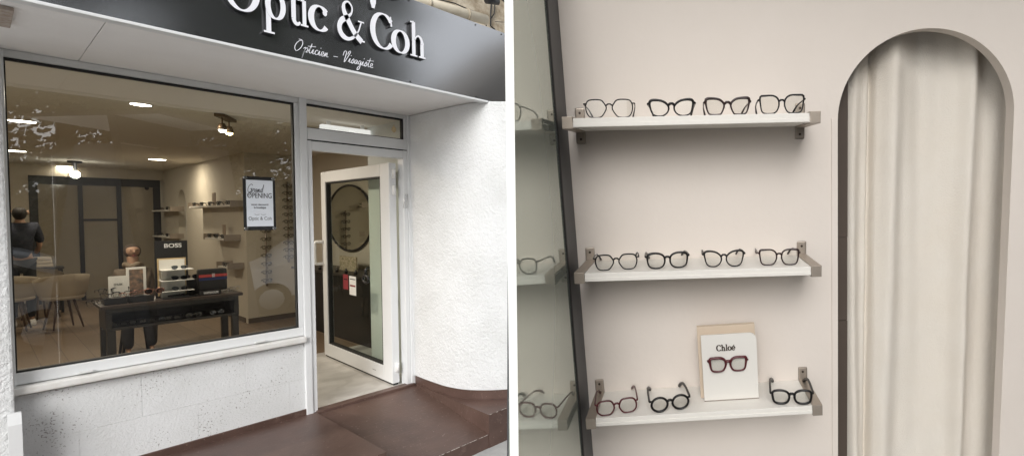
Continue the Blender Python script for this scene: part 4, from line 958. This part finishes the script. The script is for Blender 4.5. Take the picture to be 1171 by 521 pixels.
car(-2.2,-7.6,0,'grey car parked at the kerb, reflected left in the window',paint2)
# ================================================================== WHITE PARTITION BETWEEN THE TWO ROOMS
c0=np.array([(585-PP[0])/F,0,1.]); 
dirw=M@c0; dirw[2]=0; L0=np.linalg.norm(dirw); dirw/=L0
dep0=.80
st_=CAM+ (M@c0)*dep0
ang=math.atan2(dirw[1],dirw[0])
wd=10.0/F*dep0*math.cos(math.atan2(780-585,F))
pt=thing('white_partition','narrow white upright partition between shop front and display wall','partition',(float(st_[0]),float(st_[1]),0),ang)
B('slab',pt,mat('bright_white_paint',(.93,.93,.915),.6),0,.006,-wd/2,wd/2,-.26,2.2)
B('dark_backing',pt,mat('dark_backing',(.05,.045,.04),.9),.0062,.03,-wd/2+.0004,wd/2-.0004,-.26,2.199)  # dark layer added to remove the slab's bright streak from the window reflection
# ================================================================== RIGHT: DISPLAY WALL
A0=[hr((957.5,521)),hr((958,130)),hr((1161,130)),hr((1144,521))]
ua,ub=.453,.957; vs_=.432; rad_=(ub-ua)/2; uc=(ua+ub)/2; vt=.674
hole=[(ua,-1.4),(ua,vs_)]+[(uc-rad_*math.cos(PI*i/40),vs_+(vt-vs_)*math.sin(PI*i/40)) for i in range(1,40)]+[(ub,vs_),(ub+.01,-1.4)]
rw=thing('display_wall','beige painted wall with an arched opening behind the glasses shelves','wall',base=RS)
bm=bmesh.new(); plate_with_hole(bm,[(-.325,-1.5),(1.12,-1.5),(1.12,1.3),(-.325,1.3)],hole,0,.035); finish('painted_face',bm,wallr,rw)
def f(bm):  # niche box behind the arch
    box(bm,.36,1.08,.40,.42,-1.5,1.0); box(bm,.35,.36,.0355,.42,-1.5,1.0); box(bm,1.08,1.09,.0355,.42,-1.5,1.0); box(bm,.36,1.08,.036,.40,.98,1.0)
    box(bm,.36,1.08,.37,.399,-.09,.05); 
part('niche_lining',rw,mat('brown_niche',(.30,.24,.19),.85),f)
B('dark_back_board',rw,mat('dark_backing',(.05,.045,.04),.9),.345,1.1,.4205,.43,-1.5,1.01)  # dark boards added to darken this wall's reflection in the shop window
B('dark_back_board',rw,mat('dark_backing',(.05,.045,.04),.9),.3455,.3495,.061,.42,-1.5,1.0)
part('gap_panel',rw,mat('dim_gap_brown',(.075,.055,.042),.7,var=(3,1,(.055,.04,.03))),lambda bm:[box(bm,.375,.500,.052,.062,-1.49,-.001-.18),box(bm,.375,.500,.054,.064,-.179,.085),box(bm,.375,.500,.052,.062,.086,.97)])  # added panel, its brown stands in for the dim recess beside the curtain
B('dark_back_board',rw,mat('dark_backing',(.05,.045,.04),.9),-.324,.345,.0355,.06,-1.49,.99)
B('cover_strip',rw,wallr,.434,.452,-.004,-.0005,-1.45,.44,bev=.001)
rc=thing('shelf_light_block','unseen pale ceiling panel added to block overhead light on the glasses shelves','ceiling panel',base=RS)  # unseen panel added to block overhead sky and soften the shelf shadows
B('panel',rc,mat('pale_ceiling_board',(.80,.79,.77),.8),-.325,1.12,-.62,.43,1.302,1.33)
part('dark_cover',rc,mat('dark_backing',(.05,.045,.04),.9),lambda bm:[box(bm,-.33,1.125,-.625,.4305,1.3305,1.336),box(bm,-.33,1.125,.431,.436,1.296,1.336),box(bm,-.33,-.3255,-.62,.4305,1.300,1.3302)])  # dark skin added so the panel stays dark in the shop window reflection
# curtain
cu=thing('curtain','long cream cloth curtain hanging in folds in the arched opening','curtain',base=RS)
def f(bm):
    n=150;m=60;g=[]
    ctr=[(.540,.022,.028),(.640,.036,.038),(.868,.026,.034),(.76,.055,-.014),(.935,.03,-.012),(1.0,.035,.008)]
    for k in range(m+1):
        v=-1.45+2.25*k/m; row=[]
        for i in range(n+1):
            t=i/n; lo=.503+.010*(v<-.0)*min(1,-v*1.2)-.010*math.exp(-((v+.45)/.2)**2); hi=1.072
            u=lo+(hi-lo)*t
            y=.098
            for c,w,a in ctr:
                cc=c+.012*math.sin(v*1.3+c*9)+.006*math.sin(v*3+c*20); y-=a*math.exp(-((u-cc)/w)**2)
            y+=.0015*math.sin(u*95+v*2)*(1+.5*math.sin(v*3))+.004*noise.noise(Vector((u*9,v*2.2,0)))+.0030*noise.noise(Vector((u*20,v*9,3)))*(1+noise.noise(Vector((u*3,v*2,9))))
            # sharp tuck
            y+=.030*math.exp(-((u-(.583+.008*math.sin(v*1.1)))/.008)**2)
            if u>.99: y-=.02*min(1,(u-.99)/.03)
            row.append(bm.verts.new((u,y,v)))
        g.append(row)
    for a,b in zip(g,g[1:]):
        for j in range(n): bm.faces.new((a[j],a[j+1],b[j+1],b[j])).smooth=True
fab=mat('curtain_linen',(.69,.645,.58),.9,var=(5,1,(.665,.605,.525)),bump=(240,.5,3,.003))
part('cloth',cu,fab,f)
part('curtain_rail',cu,steel,lambda bm:tube(bm,[(.365,.07,.86),(1.075,.07,.86)],.01,8))
# tall mirror and its dark frame
UM=-.322
mr=thing('side_mirror','tall green tinted mirror panel with dark frame left of the shelves','mirror',base=RS)
mirm=mat('green_tinted_mirror',(.60,.655,.585),.04,metal=.62,var=(1.2,.6,(.57,.625,.555)))
MP=[(-.128,-1.4),(-.128,1.0),(-.298,1.0),(-.96,-1.4)]
B('edge_cover',rw,mat('dark_backing',(.05,.045,.04),.9),-.3275,-.3255,-.001,.061,-1.49,1.3)  # dark strip added to hide the pale wall end in the window reflection
B('dark_back_board',rw,mat('dark_backing',(.05,.045,.04),.9),-.324,1.1,.0355,.06,1.011,1.3)
part('mirror_glass',mr,mirm,lambda bm:prism(bm,MP,UM-.004,UM,axis='x'))
part('backing_board',mr,frameS,lambda bm:prism(bm,MP,UM-.007,UM-.0045,axis='x'))
B('dark_frame',mr,frameS,UM-.012,UM+.002,-.118,-.001,-1.4,1.0,bev=.001)
B('black_edge',mr,gasket,UM-.012,UM+.0035,-.1275,-.1185,-1.4,1.0)
# shelves
def bracket(t,u,v,side):
    """L bracket with wall plate above and below, arm under the board end and a front cap"""
    def f(bm):
        up_,dn=(.052,-.004)
        box(bm,u-.0135,u+.0135,-.004,-.0003,v-.058,v+.042,bev=.0035)         # wall plate
        box(bm,u-.0135,u+.0135,-.160,-.0045,v-.0265,v-.0235,bev=.0)          # arm under
        box(bm,u-.0135,u+.0135,-.160,-.0045,v+.0005,v+.0035)                 # arm above
        box(bm,u-.0135,u+.0135,-.163,-.1605,v-.0265,v+.0035,bev=.001)        # front cap
    b=part('bracket',t,steel,f)
    for z in (.028,-.045): part('screw',b,mat('dark_screw',(.08,.06,.05),.4,metal=.8),lambda bm:tube(bm,[(u,-.0055,v+z),(u,-.004,v+z)],.0035,10))
SH={}
def shelf(name,vl,vr,lab,ul,ur,pl,pr_):
    m=math.atan2(vr-vl,.6); base=RS@Matrix.Translation((.03,0,(vl+vr)/2))@Matrix.Rotation(-m,4,'Y')
    t=bpy.data.objects.new('glasses_shelf',None); col.objects.link(t); t.matrix_world=base; tag(t,lab,'shelf','cream glasses shelves on the beige wall')
    def f(bm):
        box(bm,ul-.03,ur-.03,-.158,-.0008,-.0225,-.0125,bev=.0012); box(bm,ul-.03,ur-.03,-.1565,-.0008,-.0128,.0,bev=.0012)
    part('board',t,shelfm,f)
    bracket(t,pl-.03,-.0,-1); bracket(t,pr_-.03,0,1)
    SH[name]=base; return t
shelf('top',.459,.445,'uppermost cream wall shelf carrying four pairs of glasses',-.270,.331,-.283,.344)
shelf('mid',.057,.047,'middle cream wall shelf carrying four pairs of glasses',-.270,.331,-.283,.344)
shelf('low',-.355,-.345,'lowest cream wall shelf with the white display card',-.270,.331,-.283,.344)
def onshelf(name,pxl,w,rz=0,s=1.,sx=None,dz=.0005):
    """x position from the photo, w distance from wall of the front frame"""
    base=SH[name]; b0=.0
    # find u so that it projects at pxl
    yy={'top':133,'mid':306,'low':472}[name]
    u,_=hr((pxl,yy),w)
    return base@Matrix.Translation((u-.03,-w,dz))@Matrix.Rotation(rz,4,'Z')@Matrix.Diagonal((sx or s,s,s,1))
gT='glasses on the uppermost shelf';gM='glasses on the middle shelf';gL='glasses on the lowest shelf'
specs('glasses','thin black hexagonal glasses at the left end of the uppermost shelf','hex',thinb,onshelf('top',697,.135,R(4)),group=gT,hw=.0265,hh=.0225,gap=.0075,rt=.0013,rr=.0011)
specs('glasses','black cat eye glasses, second from the left on the uppermost shelf','cat',blk,onshelf('top',768,.135,R(0)),group=gT,hw=.0245,hh=.0205,gap=.0070,rt=.0024,rr=.0014,brow=.002)
specs('glasses','dark tortoiseshell glasses, third from the left on the uppermost shelf','butterfly',tort,onshelf('top',832,.135,R(0)),group=gT,hw=.0240,hh=.0205,gap=.0070,rt=.0024,rr=.0015,brow=.002)
specs('glasses','large thin black square glasses at the right end of the uppermost shelf','square',thinb,onshelf('top',894,.135,R(-3)),group=gT,hw=.0240,hh=.0225,gap=.0070,rt=.0018,rr=.0013,brow=.001)
specs('glasses','thin dark hexagonal glasses at the left end of the middle shelf','hex',thinb,onshelf('mid',705,.130,R(6)),group=gM,hw=.0245,hh=.0205,gap=.0070,rt=.0016,rr=.0012)
specs('glasses','black rounded square glasses, second from the left on the middle shelf','softsquare',blk,onshelf('mid',763.5,.130,R(5)),group=gM,hw=.0235,hh=.0205,gap=.0070,rt=.0022,rr=.0016,brow=.0018)
specs('glasses','thin black cat eye glasses, third from the left on the middle shelf','cat',thinb,onshelf('mid',828,.130,R(0)),group=gM,hw=.0230,hh=.0215,gap=.0065,rt=.0019,rr=.0013,brow=.0012)
specs('glasses','mottled dark square glasses at the right end of the middle shelf','square',tort,onshelf('mid',891,.130,R(-3)),group=gM,hw=.0225,hh=.0205,gap=.0065,rt=.0018,rr=.0014,brow=.0018)
specs('glasses','dark octagonal glasses at the left end of the lowest shelf','octagon',burg,onshelf('low',706,.140,R(9)),group=gL,hw=.0235,hh=.0205,gap=.0070,rt=.0020,rr=.0016)
specs('glasses','round black glasses, second from the left on the lowest shelf','round',blk,onshelf('low',767,.140,R(9)),group=gL,hw=.0225,hh=.0200,gap=.0070,rt=.0026,rr=.0024)
specs('glasses','thick black soft square glasses at the right end of the lowest shelf','softsquare',blk,onshelf('low',906,.145,R(-8)),group=gL,hw=.0230,hh=.0195,gap=.0070,rt=.0027,rr=.0024)
# card display
cdp=thing('card_display','white and beige display card lettered Chloe holding burgundy glasses','display card',base=SH['low']@Matrix.Translation((.084,-.085,.001)))
def roundcard(w,z1,r,z0=0):
    return [(-w/2,z0),(w/2,z0),(w/2,z1-r)]+[(w/2-r+r*math.cos(a),z1-r+r*math.sin(a)) for a in [PI/2*i/6 for i in range(1,6)]]+[(w/2-r,z1),(-w/2,z1)]
part('white_card',cdp,mat('white_card_stock',(.68,.655,.61),.5),lambda bm:prism(bm,roundcard(.157,.198,.020,.002),-.014,-.010))
part('beige_card',cdp,mat('beige_card_stock',(.58,.47,.36),.55,bump=(60,.1)),lambda bm:box(bm,-.088,.078,.006,.022,.0,.216,bev=.001))
part('foot_edge',cdp,mat('taupe_edge',(.25,.20,.16),.6),lambda bm:[box(bm,-.0785,.0785,-.0145,.006,.0,.0018),box(bm,-.0785,-.075,-.0098,.006,.0,.19)])
ink2=mat('brown_ink',(.045,.03,.02),.6)
bm2=bmesh.new(); x=0; adv=0
for ch in 'Chloé': adv+=G(ch)[1]
kk=.054/adv; x=-.0365
lw=bmesh.new()
for i,ch in enumerate('Chloé'):
    mt=Matrix(((kk,0,0,x),(0,1,0,0),(0,0,.0112,.1505),(0,0,0,1))); b_,a_=glyph_bm(ch,mt,-.0160,-.0142,t=.30,h=.12)
    me=bpy.data.meshes.new('t'); b_.to_mesh(me); b_.free(); lw.from_mesh(me); bpy.data.meshes.remove(me); x+=kk*a_
finish('serif_lettering',lw,[ink2,ink2],cdp)
specs('glasses','burgundy square glasses mounted on the white display card','square',burg,SH['low']@Matrix.Translation((.078,-.103,.088))@Matrix.Rotation(R(1.5),4,'Y')@Matrix.Rotation(R(3),4,'Z'),hw=.0225,hh=.0200,gap=.0065,rt=.0030,rr=.0020,brow=.001,tl=.012)
# wall fixings left of the shelves: two small filled holes
# ================================================================== LIGHT
w=bpy.data.worlds.new('World'); scene.world=w; w.use_nodes=True; nt=w.node_tree
bg=nt.nodes['Background']; sky=nt.nodes.new('ShaderNodeTexSky'); sky.sky_type='NISHITA'; sky.sun_disc=False
AZ=R(234); EL=R(27)
sky.sun_elevation=EL; sky.sun_rotation=AZ; sky.air_density=1; sky.dust_density=3; sky.ozone_density=1
hs_=nt.nodes.new('ShaderNodeHueSaturation'); hs_.inputs['Saturation'].default_value=.18
tcw=nt.nodes.new('ShaderNodeTexCoord'); cn_=nt.nodes.new('ShaderNodeTexNoise'); cn_.inputs['Scale'].default_value=2.2; cn_.inputs['Detail'].default_value=6
cr_=nt.nodes.new('ShaderNodeValToRGB'); cr_.color_ramp.elements[0].position=.3; cr_.color_ramp.elements[0].color=(.78,.80,.83,1); cr_.color_ramp.elements[1].position=.7; cr_.color_ramp.elements[1].color=(1,1,1,1)
cm_=nt.nodes.new('ShaderNodeVectorMath'); cm_.operation='SCALE'; cm_.inputs[3].default_value=7.0
mx_=nt.nodes.new('ShaderNodeMixRGB'); mx_.inputs[0].default_value=.6
nt.links.new(tcw.outputs['Generated'],cn_.inputs['Vector']); nt.links.new(cn_.outputs['Fac'],cr_.inputs['Fac']); nt.links.new(cr_.outputs['Color'],cm_.inputs[0]); nt.links.new(cm_.outputs[0],mx_.inputs[2])
nt.links.new(sky.outputs[0],hs_.inputs['Color']); nt.links.new(hs_.outputs[0],mx_.inputs[1]); nt.links.new(mx_.outputs[0],bg.inputs[0]); bg.inputs[1].default_value=.115
sn=bpy.data.lights.new('sun','SUN'); sn.energy=1.25; sn.angle=R(40); sn.color=(1,.985,.965)
so=bpy.data.objects.new('sun',sn); col.objects.link(so)
sd=Vector((math.sin(AZ)*math.cos(EL),math.cos(AZ)*math.cos(EL),math.sin(EL)))
so.rotation_euler=sd.to_track_quat('Z','Y').to_euler()
# ================================================================== CAMERA
cam=bpy.data.cameras.new('camera'); co=bpy.data.objects.new('camera',cam); col.objects.link(co); scene.camera=co
cam.sensor_width=36; cam.lens=36*F/1171; cam.clip_end=500; cam.clip_start=.05
cam.shift_x=-(PP[0]-585.5)/1171; cam.shift_y=(PP[1]-260.5)/1171
r_=M@np.array([1,0,0]); u_=M@np.array([0,-1,0]); b_=M@np.array([0,0,-1])
co.matrix_world=Matrix(((r_[0],u_[0],b_[0],CAM[0]),(r_[1],u_[1],b_[1],CAM[1]),(r_[2],u_[2],b_[2],CAM[2]),(0,0,0,1)))
scene.view_settings.view_transform='Standard'; scene.view_settings.look='None'; scene.view_settings.gamma=1; scene.view_settings.exposure=1.02
scene.render.resolution_x=1024; scene.render.resolution_y=455
try:
    scene.render.engine='CYCLES'; scene.cycles.max_bounces=10; scene.cycles.transparent_max_bounces=24; scene.cycles.use_denoising=True; scene.cycles.caustics_reflective=False
except Exception: pass
